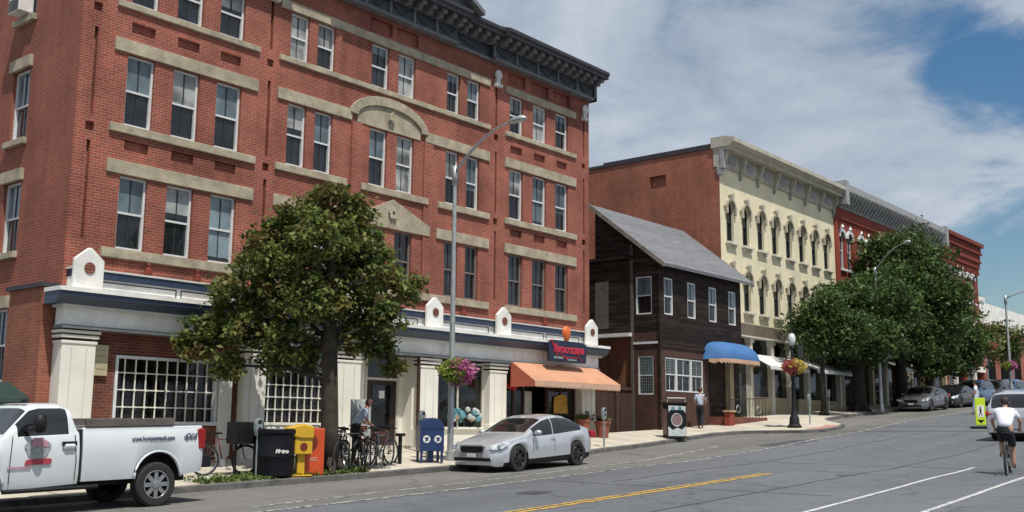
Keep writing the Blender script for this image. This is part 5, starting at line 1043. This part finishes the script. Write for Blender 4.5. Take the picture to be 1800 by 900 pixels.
# parking meters
def meter(x, y, label, h=1.25, rz=0):
    b = furn('parking_meter', label, 'parking meter', x, y, 'parking meters along the kerb'); z0 = b.location.z
    q = MB(); q.lathe([(.05, 0), (.032, .03), (.032, h - .3)], (x, y, z0), 8); q.build('post', M['meterg'], b)
    q = MB(); q.prism([(x - .055, z0 + h - .32), (x + .055, z0 + h - .32), (x + .10, z0 + h - .18), (x + .10, z0 + h - .03), (x + .06, z0 + h + .06), (x, z0 + h + .09), (x - .06, z0 + h + .06), (x - .10, z0 + h - .03), (x - .10, z0 + h - .18)], y - .055, y + .055, 'y'); o = q.build('meter_head', M['meterg'], b, bevel=.02)
    q = MB(); q.prism([(x - .06, z0 + h - .04), (x + .06, z0 + h - .04), (x + .045, z0 + h + .035), (x - .045, z0 + h + .035)], y - .062, y - .05, 'y'); q.build('display', M['dark'], o)
    q = MB(); q.box(x - .03, x + .03, y - .063, y - .05, z0 + h - .2, z0 + h - .12); q.build('coin_slot', M['plastic'], o)
    return b
meter(15.2, 20.1, 'grey parking meter left of the black bin'); meter(30.2, 20.9, 'greenish parking meter behind the silver car'); meter(44.6, 19.9, 'thin parking meter beside the black lamp post'); meter(21.45, 21.0, 'teal parking meter behind the tall lamp pole'); meter(52.6, 22.4, 'parking meter among the dark tree trunks')
# black bin
b = furn('litter_bin', 'large round black litter bin beside the yellow newspaper box', 'litter bin', 15.62, 20.0); z0 = b.location.z; bx, by = 15.62, 20.0
q = MB(); q.lathe([(.40, .02), (.44, .04), (.445, .45), (.455, .47), (.445, .50), (.45, .96), (.48, .99), (.48, 1.06), (.42, 1.09), (.37, 1.04), (.36, .6)], (bx, by, z0), 24); q.build('body', M['bin'], b, smooth=True, auto=True)
q = MB(); q.torus((bx, by, z0 + 1.06), .44, .03, 28, 6, 'z'); q.build('rim', M['plastic'], b)
q = MB()
for k in range(5):
    a = k * 1.25; q.lathe([(.02, -.1), (.13, 0), (.02, .08)], (bx + .16 * math.cos(a), by + .16 * math.sin(a), z0 + 1.05), 7)
tag(q.build('rubbish_bag', M['meshw'], origin=(bx, by, z0 + .9)), 'pale rubbish heaped in the top of the black bin', 'rubbish')
text('lettering', 'Metro', .12, M['white'], b, (bx, by - .458, z0 + .58), (R(90), 0, 0), .006, .2, 1.0, .006)
b.rotation_euler[2] = R(-18)
# black box left of the bin
b = furn('planter_box', 'black box on legs standing behind the grey parking meter', 'box', 15.1, 20.55); z0 = b.location.z
q = MB(); q.box(14.8, 15.6, 20.4, 20.75, z0 + .72, z0 + 1.22); q.build('box', M['plastic'], b, bevel=.02)
q = MB(); q.box(14.85, 14.9, 20.45, 20.5, z0, z0 + .72); q.build('leg', M['plastic'], b); q = MB(); q.box(15.5, 15.55, 20.6, 20.65, z0, z0 + .72); q.build('leg', M['plastic'], b)
# yellow newspaper box
b = furn('newspaper_box', 'yellow newspaper box on a pedestal beside the black bin', 'newspaper box', 16.15, 19.75); z0 = b.location.z; x, y = 16.15, 19.75
q = MB(); q.box(x - .22, x + .26, y - .2, y + .2, z0, z0 + .04); q.box(x - .08, x + .1, y - .08, y + .08, z0 + .04, z0 + .55); q.build('pedestal', M['ybox'], b, bevel=.015)
q = MB(); q.box(x - .18, x + .24, y - .18, y + .18, z0 + .50, z0 + .88); q.build('case', M['ybox'], b, bevel=.02)
q = MB(); q.prism([(x - .42, z0 + .95), (x - .35, z0 + 1.12), (x + .02, z0 + 1.2), (x + .26, z0 + 1.14), (x + .26, z0 + .86), (x - .05, z0 + .86)], y - .22, y + .22, 'y'); q.build('hood', M['ybox'], b, bevel=.03)
q = MB(); q.lathe([(.09, 0), (.07, .012)], (x + .03, y - .195, z0 + .68), 12, axis='y'); q.build('badge', M['oboxd'], b)
b.rotation_euler[2] = R(-22)
# orange newspaper box
b = furn('newspaper_box', 'tall orange newspaper box between the yellow box and the tree', 'newspaper box', 16.62, 19.82); z0 = b.location.z; x, y = 16.58, 19.82
q = MB(); q.box(x - .25, x + .23, y - .22, y + .22, z0, z0 + 1.08); q.build('case', M['obox'], b, bevel=.025)
q = MB(); q.prism([(x - .10 + .16 * math.cos(2 * math.pi * k / 10), z0 + .74 + .2 * math.sin(2 * math.pi * k / 10)) for k in range(10)], y - .226, y - .215, 'y'); q.build('window', M['oboxd'], b)
q = MB(); q.box(x - .15, x + .05, y - .228, y - .218, z0 + .38, z0 + .40); q.box(x - .15, x + .05, y - .228, y - .218, z0 + .33, z0 + .35); q.build('slot_lines', M['ptrim'], b)
q = MB(); q.tube([(x - .1, y - .1, z0 + 1.08), (x - .05, y - .1, z0 + 1.14), (x + .1, y - .1, z0 + 1.14), (x + .15, y - .1, z0 + 1.08)], .015, 6); q.build('handle', M['plastic'], b)
b.rotation_euler[2] = R(-22)
# mailbox
b = furn('mailbox', 'blue domed mailbox with two white round emblems', 'mailbox', 20.95, 20.2); z0 = b.location.z; x, y = 20.95, 20.2
q = MB(); pr = [(x - .33, z0 + .30), (x + .33, z0 + .30), (x + .33, z0 + .92)] + [(x + .33 * math.cos(math.pi * k / 14), z0 + .92 + .27 * math.sin(math.pi * k / 14)) for k in range(1, 14)] + [(x - .33, z0 + .92)]
q.prism(pr, y - .26, y + .26, 'y'); q.build('body', M['mail'], b, bevel=.015)
for sx in (-.28, .28):
    for sy in (-.22, .22):
        q = MB(); q.box(x + sx - .03, x + sx + .03, y + sy - .03, y + sy + .03, z0, z0 + .3); q.build('leg', M['mail'], b)
q = MB(); q.box(x - .08, x + .08, y - .1, y + .1, z0, z0 + .3); q.build('pedestal', M['mail'], b)
q = MB(); q.box(x - .345, x + .345, y - .275, y + .275, z0 + .90, z0 + .93); q.build('rib', M['mail'], b)
for sx in (-.155, .155):
    q = MB(); q.lathe([(.10, 0), (.10, .008)], (x + sx, y - .268, z0 + .62), 18, axis='y'); o = q.build('emblem', M['white'], b)
    q = MB(); q.prism([(x + sx - .07, z0 + .66), (x + sx + .065, z0 + .68), (x + sx + .03, z0 + .62), (x + sx + .07, z0 + .60), (x + sx - .06, z0 + .55), (x + sx - .02, z0 + .61)], y - .274, y - .267, 'y'); q.build('eagle_mark', M['mail'], o)
b.rotation_euler[2] = R(-32)
# post with box beside door bikes
b = furn('hitching_post', 'short dark square post right of the parked bicycles', 'post', 19.98, 20.35); z0 = b.location.z
q = MB(); q.box(19.94, 20.02, 20.31, 20.39, z0, z0 + .75); q.build('post', M['iron'], b, bevel=.01); q = MB(); q.box(19.88, 20.08, 20.25, 20.45, z0 + .72, z0 + .8); q.build('cap', M['iron'], b, bevel=.015)
# painted litter cabinet
b = furn('litter_cabinet', 'black street bin with white and mauve painted panels before the wooden house', 'litter bin', 35.5, 21.3); z0 = b.location.z; x, y = 35.5, 21.3
q = MB(); q.box(x - .42, x + .42, y - .38, y + .38, z0 + .04, z0 + 1.28, 0); q.box(x - .50, x + .52, y - .45, y + .45, z0, z0 + .05, 0); q.box(x - .46, x + .46, y - .42, y + .42, z0 + 1.28, z0 + 1.36, 0); q.build('cabinet', M['plastic'], b, bevel=.02)
q = MB(); q.tube([(x - .4, y - .3, z0 + 1.36), (x - .4, y - .3, z0 + 1.5), (x + .4, y - .3, z0 + 1.5), (x + .4, y - .3, z0 + 1.36)], .03, 6); q.build('top_bar', M['meshw'], b)
q = MB(); q.prism([(x - .38, z0 + .96), (x - .30, z0 + 1.06), (x + .28, z0 + 1.06), (x + .38, z0 + .94), (x + .38, z0 + 1.2), (x - .38, z0 + 1.22)], y - .392, y - .38, 'y'); q.build('painted_panel', M['art1'], b)
q = MB(); q.lathe([(.22, 0), (.22, .012)], (x - .02, y - .394, z0 + .68), 18, axis='y', mi=0); q.torus((x - .02, y - .396, z0 + .68), .235, .018, 22, 5, 'y', 1); q.build('painted_medallion', [M['art2'], M['art1']], b)
q = MB(); q.prism([(x - .40, z0 + .08), (x + .40, z0 + .08), (x + .40, z0 + .45), (x + .2, z0 + .32), (x, z0 + .4), (x - .2, z0 + .3), (x - .40, z0 + .45)], y - .392, y - .38, 'y'); q.build('painted_panel', M['art1'], b)
q = MB()
for sx in (-.18, .12): q.lathe([(.08, 0), (.08, .008)], (x + sx, y - .402, z0 + 1.12), 12, axis='y')
q.build('painted_dots', M['teal'], b)
for zz_ in (.12,):
    q = MB(); q.box(x - .432, x - .42, y - .3, y + .3, z0 + .15, z0 + 1.1); q.build('painted_side', M['art2'], b)
b.rotation_euler[2] = R(-42); b.scale = (.88, .88, 1.0)
# planters by the restaurant
def pot(x, y, r, h, label):
    b = furn('flower_pot', label, 'flower pot', x, y, 'terracotta pots'); z0 = b.location.z
    q = MB(); q.lathe([(r * .7, 0), (r * .95, h * .85), (r * 1.05, h * .86), (r * 1.05, h), (r * .9, h), (r * .88, h * .9)], (x, y, z0), 16); q.build('pot', M['terra'], b, smooth=True, auto=True)
    c = [(x + RN.normal(0, r * .5), y + RN.normal(0, r * .5), z0 + h + abs(RN.normal(0, .1))) for _ in range(40)]; leaves('plant', M['leaf3'], b, c, 8, .09, .05, 9)
pot(32.85, 22.8, .30, .60, 'terracotta pot of low green plants right of the orange awning'); pot(31.7, 22.85, .26, .7, 'terracotta pot under the right end of the orange awning')
# a-frame board by the bicycles
b = furn('sandwich_board', 'pale metal sandwich board standing behind the parked bicycles', 'sandwich board', 19.6, 21.5); z0 = b.location.z
q = MB(); q.box(19.25, 19.95, 21.47, 21.52, z0 + .65, z0 + 1.62, 0); q.build('panel', M['meshw'], b, bevel=.02)
q = MB(); q.tube([(19.25, 21.5, z0), (19.25, 21.5, z0 + 1.62), (19.95, 21.5, z0 + 1.62), (19.95, 21.5, z0)], .02, 6); q.build('frame', M['steel'], b)
q = MB(); q.box(19.35, 19.85, 21.46, 21.47, z0 + 1.0, z0 + 1.4); q.build('print', M['txtgy'], b); q = MB(); q.box(19.4, 19.8, 21.455, 21.47, z0 + .8, z0 + .92); q.build('red_print', M['terra'], b)
# pedestrian sign in the road
b = thing('crossing_sign', (45.5, 13.0, g(45.5)), 'fluorescent yellow green pedestrian crossing sign standing in the road', 'sign'); z0 = g(45.5); x, y = 45.5, 13.0
q = MB(); q.box(x - .3, x + .3, y - .35, y + .35, z0, z0 + .07); q.build('base', M['plastic'], b, bevel=.02)
cdir = R(-58)
q = MB(); q.box(-.20, .20, -.02, .02, .12, 1.22); o = q.build('panel', M['lime'], None, bevel=.02); o.parent = b; o.rotation_euler = (0, 0, cdir)
q = MB(); q.box(-.13, .13, -.026, -.021, .45, .92); o2 = q.build('white_plate', M['white'], None); o2.parent = o
q = MB(); q.lathe([(.03, 0), (.03, .004)], (0, -.031, .85), 10, axis='y'); q.prism([(-.03, .62), (.03, .62), (.04, .8), (-.04, .8)], -.03, -.026, 'y'); q.prism([(-.02, .62), (-.09, .48), (-.06, .48), (.0, .6)], -.03, -.026, 'y'); q.prism([(.02, .62), (.08, .48), (.05, .48), (.0, .6)], -.03, -.026, 'y'); o2 = q.build('walking_figure', M['plastic'], None); o2.parent = o
q = MB(); q.prism([(-.14, .34), (.14, .34), (0, .2)], -.027, -.021, 'y'); o2 = q.build('arrow', M['plastic'], None); o2.parent = o
# dumpster behind the truck
b = thing('dumpster', (9.0, 22.4, swz(9, 22.4)), 'dark green covered dumpster behind the white truck cab', 'dumpster'); z0 = b.location.z
q = MB(); q.prism([(21.4, z0 + .1), (22.9, z0 + .1), (23.0, z0 + 1.6), (21.3, z0 + 1.45)], 6.5, 10.35, 'x'); q.build('container', M['green'], b, bevel=.03)
q = MB(); q.prism([(21.25, z0 + 1.46), (23.05, z0 + 1.62), (23.0, z0 + 1.95), (22.2, z0 + 2.05), (21.35, z0 + 1.75)], 6.4, 10.45, 'x'); q.build('cover', M['green'], b, bevel=.05)

# ================================================================== BICYCLES
def make_bike(label, paint, group='bicycles in the rack'):
    t = thing('bicycle', (0, 0, 0), label, 'bicycle', group); r = .335
    for x in (-.52, .52):
        q = MB(); q.torus((0, 0, 0), r, .024, 30, 7, 'y'); o = q.build('wheel', M['tyre'], t, smooth=True); o.location = (x, 0, r)
        q = MB(); q.torus((0, 0, 0), r - .028, .010, 28, 5, 'y')
        for k in range(14): a = 2 * math.pi * k / 14; q.tube([(0, .02 * (-1) ** k, 0), ((r - .03) * math.cos(a), 0, (r - .03) * math.sin(a))], .0022, 3)
        q.tube([(0, -.05, 0), (0, .05, 0)], .02, 8); ro = q.build('rim', M['rim'], None); ro.parent = o
    q = MB(); bb, st_, hd, ra = (-.06, 0, .28), (-.22, 0, .80), (.38, 0, .82), (-.52, 0, r)
    for a, b_, w__ in ((bb, st_, .016), (st_, hd, .017), (bb, (.40, 0, .70), .02), (bb, ra, .011), (st_, ra, .009), ((.375, 0, .88), (.41, 0, .66), .02), ((.41, 0, .66), (.52, 0, r), .014), (st_, (-.26, 0, .92), .013)): q.tube([a, b_], w__, 7)
    q.build('frame', M[paint], t, smooth=True)
    q = MB(); q.tube([(.375, 0, .88), (.36, 0, .98)], .014, 6); q.tube([(.30, -.27, 1.0), (.36, -.2, 1.0), (.38, 0, .99), (.36, .2, 1.0), (.30, .27, 1.0)], .014, 6); q.build('handlebar', M['plastic'], t, smooth=True)
    q = MB(); q.prism([(-.40, -.07), (-.36, -.085), (-.24, -.05), (-.12, -.02), (-.12, .02), (-.24, .05), (-.36, .085), (-.40, .07)], .92, .965, 'z'); q.build('saddle', M['plastic'], t, bevel=.02)
    q = MB(); q.lathe([(.09, -.03), (.09, -.025), (.02, -.02)], (-.06, 0, .28), 16, axis='y'); q.tube([(-.06, -.03, .28), (.05, -.05, .14)], .009, 5); q.tube([(-.06, .03, .28), (-.17, .05, .42)], .009, 5); q.box(.0, .1, -.12, -.05, .125, .15); q.box(-.22, -.12, .05, .12, .405, .43); q.build('crank', M['steel'], t)
    return t
bk = make_bike('silver bicycle nearest the short dark post, front wheel turned to the street', 'bikes')
spots = [(19.0, 20.1, R(22), None, None), (18.35, 19.95, R(50), 'dark red bicycle second from the right in the rack', 'bikef'), (17.95, 20.3, R(62), 'black bicycle in the middle of the rack', 'bikeb'), (17.65, 20.15, R(40), 'black bicycle just right of the tree trunk', 'bikeb'), (18.55, 20.75, R(15), 'silver bicycle at the back of the rack', 'bikes'), (16.95, 20.75, R(8), 'dark bicycle behind the orange newspaper box', 'bikeb'), (18.1, 20.75, R(70), 'black bicycle at the rear of the rack, behind the middle ones', 'bikeb'), (19.45, 20.55, R(12), 'dark red bicycle at the right end of the rack, before the doorway', 'bikef'), (14.9, 20.9, R(-5), 'dark red bicycle behind the black bin and parking meter', 'bikef')]
for i, (x, y, rz, lab, p) in enumerate(spots):
    o = bk if i == 0 else copy_tree(bk)
    if lab: o['label'] = lab; recolor(o, M['bikes'], M[p])
    o.location = (x, y, swz(x, y)); o.rotation_euler = (R([4, -7, -9, 6, 3, -4, 5, -3, 3][i]), 0, rz)
rk = furn('bicycle_rack', 'black looped iron bicycle rack holding the bicycles', 'bicycle rack', 18.2, 20.3); z0 = rk.location.z
q = MB(); pts = []
for k in range(5):
    x = 17.3 + k * .42; pts += [(x, 20.4, z0 + .05)] + [(x + .105 - .105 * math.cos(a), 20.4, z0 + .75 + .1 * math.sin(a)) for a in (0, 1.57, 3.14)] + [(x + .21, 20.4, z0 + .05), (x + .315, 20.4, z0 - .02)]
q.tube(pts, .022, 6); q.build('loops', M['iron'], rk, smooth=True)

# ================================================================== PEOPLE
def skin_mesh(name, mat, parent, V, E, Rd, root, sub=2):
    me = bpy.data.meshes.new(name); me.from_pydata([tuple(v) for v in V], E, []); me.materials.append(mat); o = bpy.data.objects.new(name, me); C.objects.link(o); o.parent = parent
    sk = o.modifiers.new('skin', 'SKIN'); sk.use_smooth_shade = True
    if not me.skin_vertices: 
        bpy.context.view_layer.objects.active = o; me.attributes.new
    lay = me.skin_vertices[0].data if me.skin_vertices else None
    if lay:
        for i, r in enumerate(Rd): lay[i].radius = (r, r) if not isinstance(r, tuple) else r; lay[i].use_root = (i == root)
    s_ = o.modifiers.new('sub', 'SUBSURF'); s_.levels = s_.render_levels = sub
    return o
def person(label, J, cloth, hairm, loc, rz, group=None, shorts=False, cap=False, long=False):
    """J: joints in metres, facing +X, z up; keys hip,chest,neck,head + L/R sh,el,wr,hp,kn,an,toe"""
    T = thing('person', loc, label, 'person', group, rz)
    def build(name, mat, chains, grow=0, root=0):
        V, E, Rd, idx = [], [], [], {}
        for ch in chains:
            prev = None
            for k, r in ch:
                p = J[k] if isinstance(k, str) else k; key = k if isinstance(k, str) else tuple(p)
                if key not in idx: idx[key] = len(V); V.append(p); Rd.append(tuple(q + grow for q in r) if isinstance(r, tuple) else r + grow)
                if prev is not None and (prev, idx[key]) not in E: E.append((prev, idx[key]))
                prev = idx[key]
        return V, E, Rd
    def hand(s):
        w, e = Vector(J['wr' + s]), Vector(J['el' + s]); d = (w - e).normalized(); side = d.cross(Vector((0, 0, 1)) if abs(d.z) < .9 else Vector((1, 0, 0))).normalized(); pal = w + d * .07; out = [[('wr' + s, .027), (tuple(pal), .032)]]
        for k in range(4):
            a = pal + side * (.028 * (k - 1.5)) + d * .02; b_ = a + d * (.035 + .006 * (1.5 - abs(k - 1.5))) + Vector((0, 0, -.008)); out.append([(tuple(pal), .032), (tuple(a), .0095), (tuple(b_), .0085), (tuple(b_ + d * .025 + Vector((0, 0, -.015))), .0075)])
        t_ = w + d * .03 + side * .035; out.append([(tuple(pal), .032), (tuple(t_), .011), (tuple(t_ + d * .04 + side * .01), .009)])
        return out
    hd = Vector(J['head']); nk = Vector(J['neck']); up = (hd - nk).normalized(); f_ = Vector(J.get('face', (1, 0, 0)))
    ch = [[('hip', (.15, .11)), ('belly', (.14, .105)), ('chest', (.16, .11)), ('neckb', .07), ('neck', .055), (tuple(nk + up * .07), .062), (tuple(hd), .086), (tuple(hd + up * .075), .075)]]
    for s in 'LR':
        ch.append([('chest', (.16, .11)), ('sh' + s, .062), ('el' + s, .044), ('wr' + s, .027)]); ch += hand(s)
        ch.append([('hip', (.15, .11)), ('hp' + s, .095), ('kn' + s, .06), ('an' + s, .042), ('toe' + s, .035)])
    ch.append([(tuple(hd), .086), (tuple(hd + f_ * .088 - up * .01), .016)])
    V, E, Rd = build('b', None, ch); o = skin_mesh('body', M['skin'], T, V, E, Rd, 0)
    ch = [[('hip', (.155, .12)), ('belly', (.15, .12)), ('chest', (.165, .12)), ('neckb', .075)]]
    for s in 'LR': m_ = Vector(J['sh' + s]).lerp(Vector(J['el' + s]), .75 if not long else 1.0); ch.append([('chest', (.165, .12)), ('sh' + s, .072), (tuple(m_), .062 if not long else .05)] + ([('wr' + s, .034)] if long else []))
    V, E, Rd = build('s', None, ch, .012); skin_mesh('shirt', M[cloth[0]], T, V, E, Rd, 0)
    ch = [[('hip', (.158, .118)), ('belly', (.145, .11))]]
    for s in 'LR':
        kn = Vector(J['hp' + s]).lerp(Vector(J['kn' + s]), .92)
        ch.append([('hip', (.158, .118)), ('hp' + s, .105), (tuple(kn), .075)] + ([] if shorts else [('an' + s, .055)]))
    V, E, Rd = build('t', None, ch, .008); skin_mesh('shorts' if shorts else 'trousers', M[cloth[1]], T, V, E, Rd, 0)
    for s in 'LR':
        an, to = Vector(J['an' + s]), Vector(J['toe' + s]); d = (to - an); V = [an + Vector((0, 0, .01)), an - d * .25 + Vector((0, 0, -.035)), to + d * .15]; skin_mesh('shoe', M['shoe'], T, [V[1], V[0], V[2]], [(0, 1), (0, 2)], [.042, .045, .036], 0, 1)
    q = MB(); n = 12
    q.lathe([(.02, -.09), (.075, -.06), (.098, 0), (.098, .05), (.07, .10), (.02, .12)], (0, 0, 0), 14); 
    mt = Vector((0, 0, 1)).rotation_difference(up).to_matrix(); q.v = [tuple(hd + up * .03 - f_ * .028 + mt @ Vector(v)) for v in q.v]
    q.f = q.f[:-2] + q.f[-1:]; q.m = q.m[:len(q.f)]; 
    ho = q.build('hair', M[hairm], None, smooth=True); ho.parent = T
    for sgn in (-1, 1):
        e = MB(); sd_ = f_.cross(up).normalized(); c = hd + f_ * .078 + sd_ * sgn * .03 + up * .015; e.lathe([(.003, -.008), (.010, 0), (.003, .008)], tuple(c), 8); eo = e.build('eye', M['plastic'], None); eo.parent = T
        e = MB(); c = hd + sd_ * sgn * .088; e.lathe([(.005, -.03), (.016, 0), (.005, .03)], tuple(c), 8); eo = e.build('ear', M['skin'], None, smooth=True); eo.parent = T
    return T
def V3(*a): return tuple(a)
stand = dict(hip=(0, 0, .93), belly=(0, 0, 1.08), chest=(0, 0, 1.27), neckb=(0, 0, 1.42), neck=(.01, 0, 1.48), head=(.03, 0, 1.60), shL=(0, .17, 1.38), shR=(0, -.17, 1.38), elL=(-.02, .24, 1.12), elR=(.05, -.23, 1.12), wrL=(.16, .2, .98), wrR=(.24, -.16, 1.05),
             hpL=(0, .09, .86), hpR=(0, -.09, .86), knL=(.12, .09, .48), knR=(-.03, -.09, .48), anL=(.10, .09, .09), anR=(-.22, -.09, .12), toeL=(.24, .10, .04), toeR=(-.10, -.10, .04))
x, y = 37.9 + 3.1, 22.75
x, y = 40.3, 22.9
person('person in a pale blue shirt and dark trousers walking past the wooden house', stand, ('shirtb', 'darkc'), 'hair', (x, y, swz(x, y)), R(20))
lean = dict(stand); lean.update(belly=(.05, 0, 1.08), chest=(.16, 0, 1.25), neckb=(.26, 0, 1.38), neck=(.30, 0, 1.43), head=(.36, 0, 1.53), shL=(.18, .17, 1.34), shR=(.2, -.17, 1.34), elL=(.26, .2, 1.08), elR=(.26, -.2, 1.08), wrL=(.42, .12, 1.0), wrR=(.42, -.12, .98), knL=(.05, .09, .48), anL=(0, .09, .09), toeL=(.14, .1, .04), knR=(.02, -.09, .48), anR=(-.08, -.09, .09), toeR=(.08, -.1, .04))
x, y = 19.15, 21.2
person('person with auburn hair and pale shirt bending over the parked bicycles', lean, ('shirtb', 'darkc'), 'hair', (x, y, swz(x, y)), R(-25))
# far person behind the sign, beside the cars
st2 = {k: v for k, v in stand.items()}
person('person in white crossing the road behind the yellow green sign', st2, ('shirtw', 'shirtb'), 'hair2', (57.5, 16.6, g(57.5)), R(100))
# cyclist riding away
ride = dict(hip=(-.26, 0, 1.02), belly=(-.20, 0, 1.15), chest=(-.06, 0, 1.34), neckb=(.05, 0, 1.46), neck=(.08, 0, 1.51), head=(.13, 0, 1.62), shL=(-.02, .18, 1.42), shR=(-.02, -.18, 1.42), elL=(.10, .30, 1.20), elR=(.10, -.30, 1.20), wrL=(.27, .27, 1.04), wrR=(.27, -.27, 1.04),
            hpL=(-.22, .09, .96), hpR=(-.22, -.09, .96), knL=(.10, .12, .72), knR=(.02, -.12, .58), anL=(-.15, .11, .46), anR=(.03, -.11, .20), toeL=(-.03, .12, .42), toeR=(.16, -.12, .155))
cx_, cy_, crz = 26.4, 7.0, R(10)
person('cyclist in a white shirt and black shorts riding up the street, seen from behind', ride, ('shirtw', 'darkc'), 'hair2', (cx_, cy_, g(cx_)), crz, shorts=True)
o = copy_tree(bk); o['label'] = 'dark bicycle ridden by the cyclist in the white shirt'; del o['group']; recolor(o, M['bikes'], M['bikeb']); o.location = (cx_, cy_, g(cx_)); o.rotation_euler = (0, -math.atan(.04), crz)
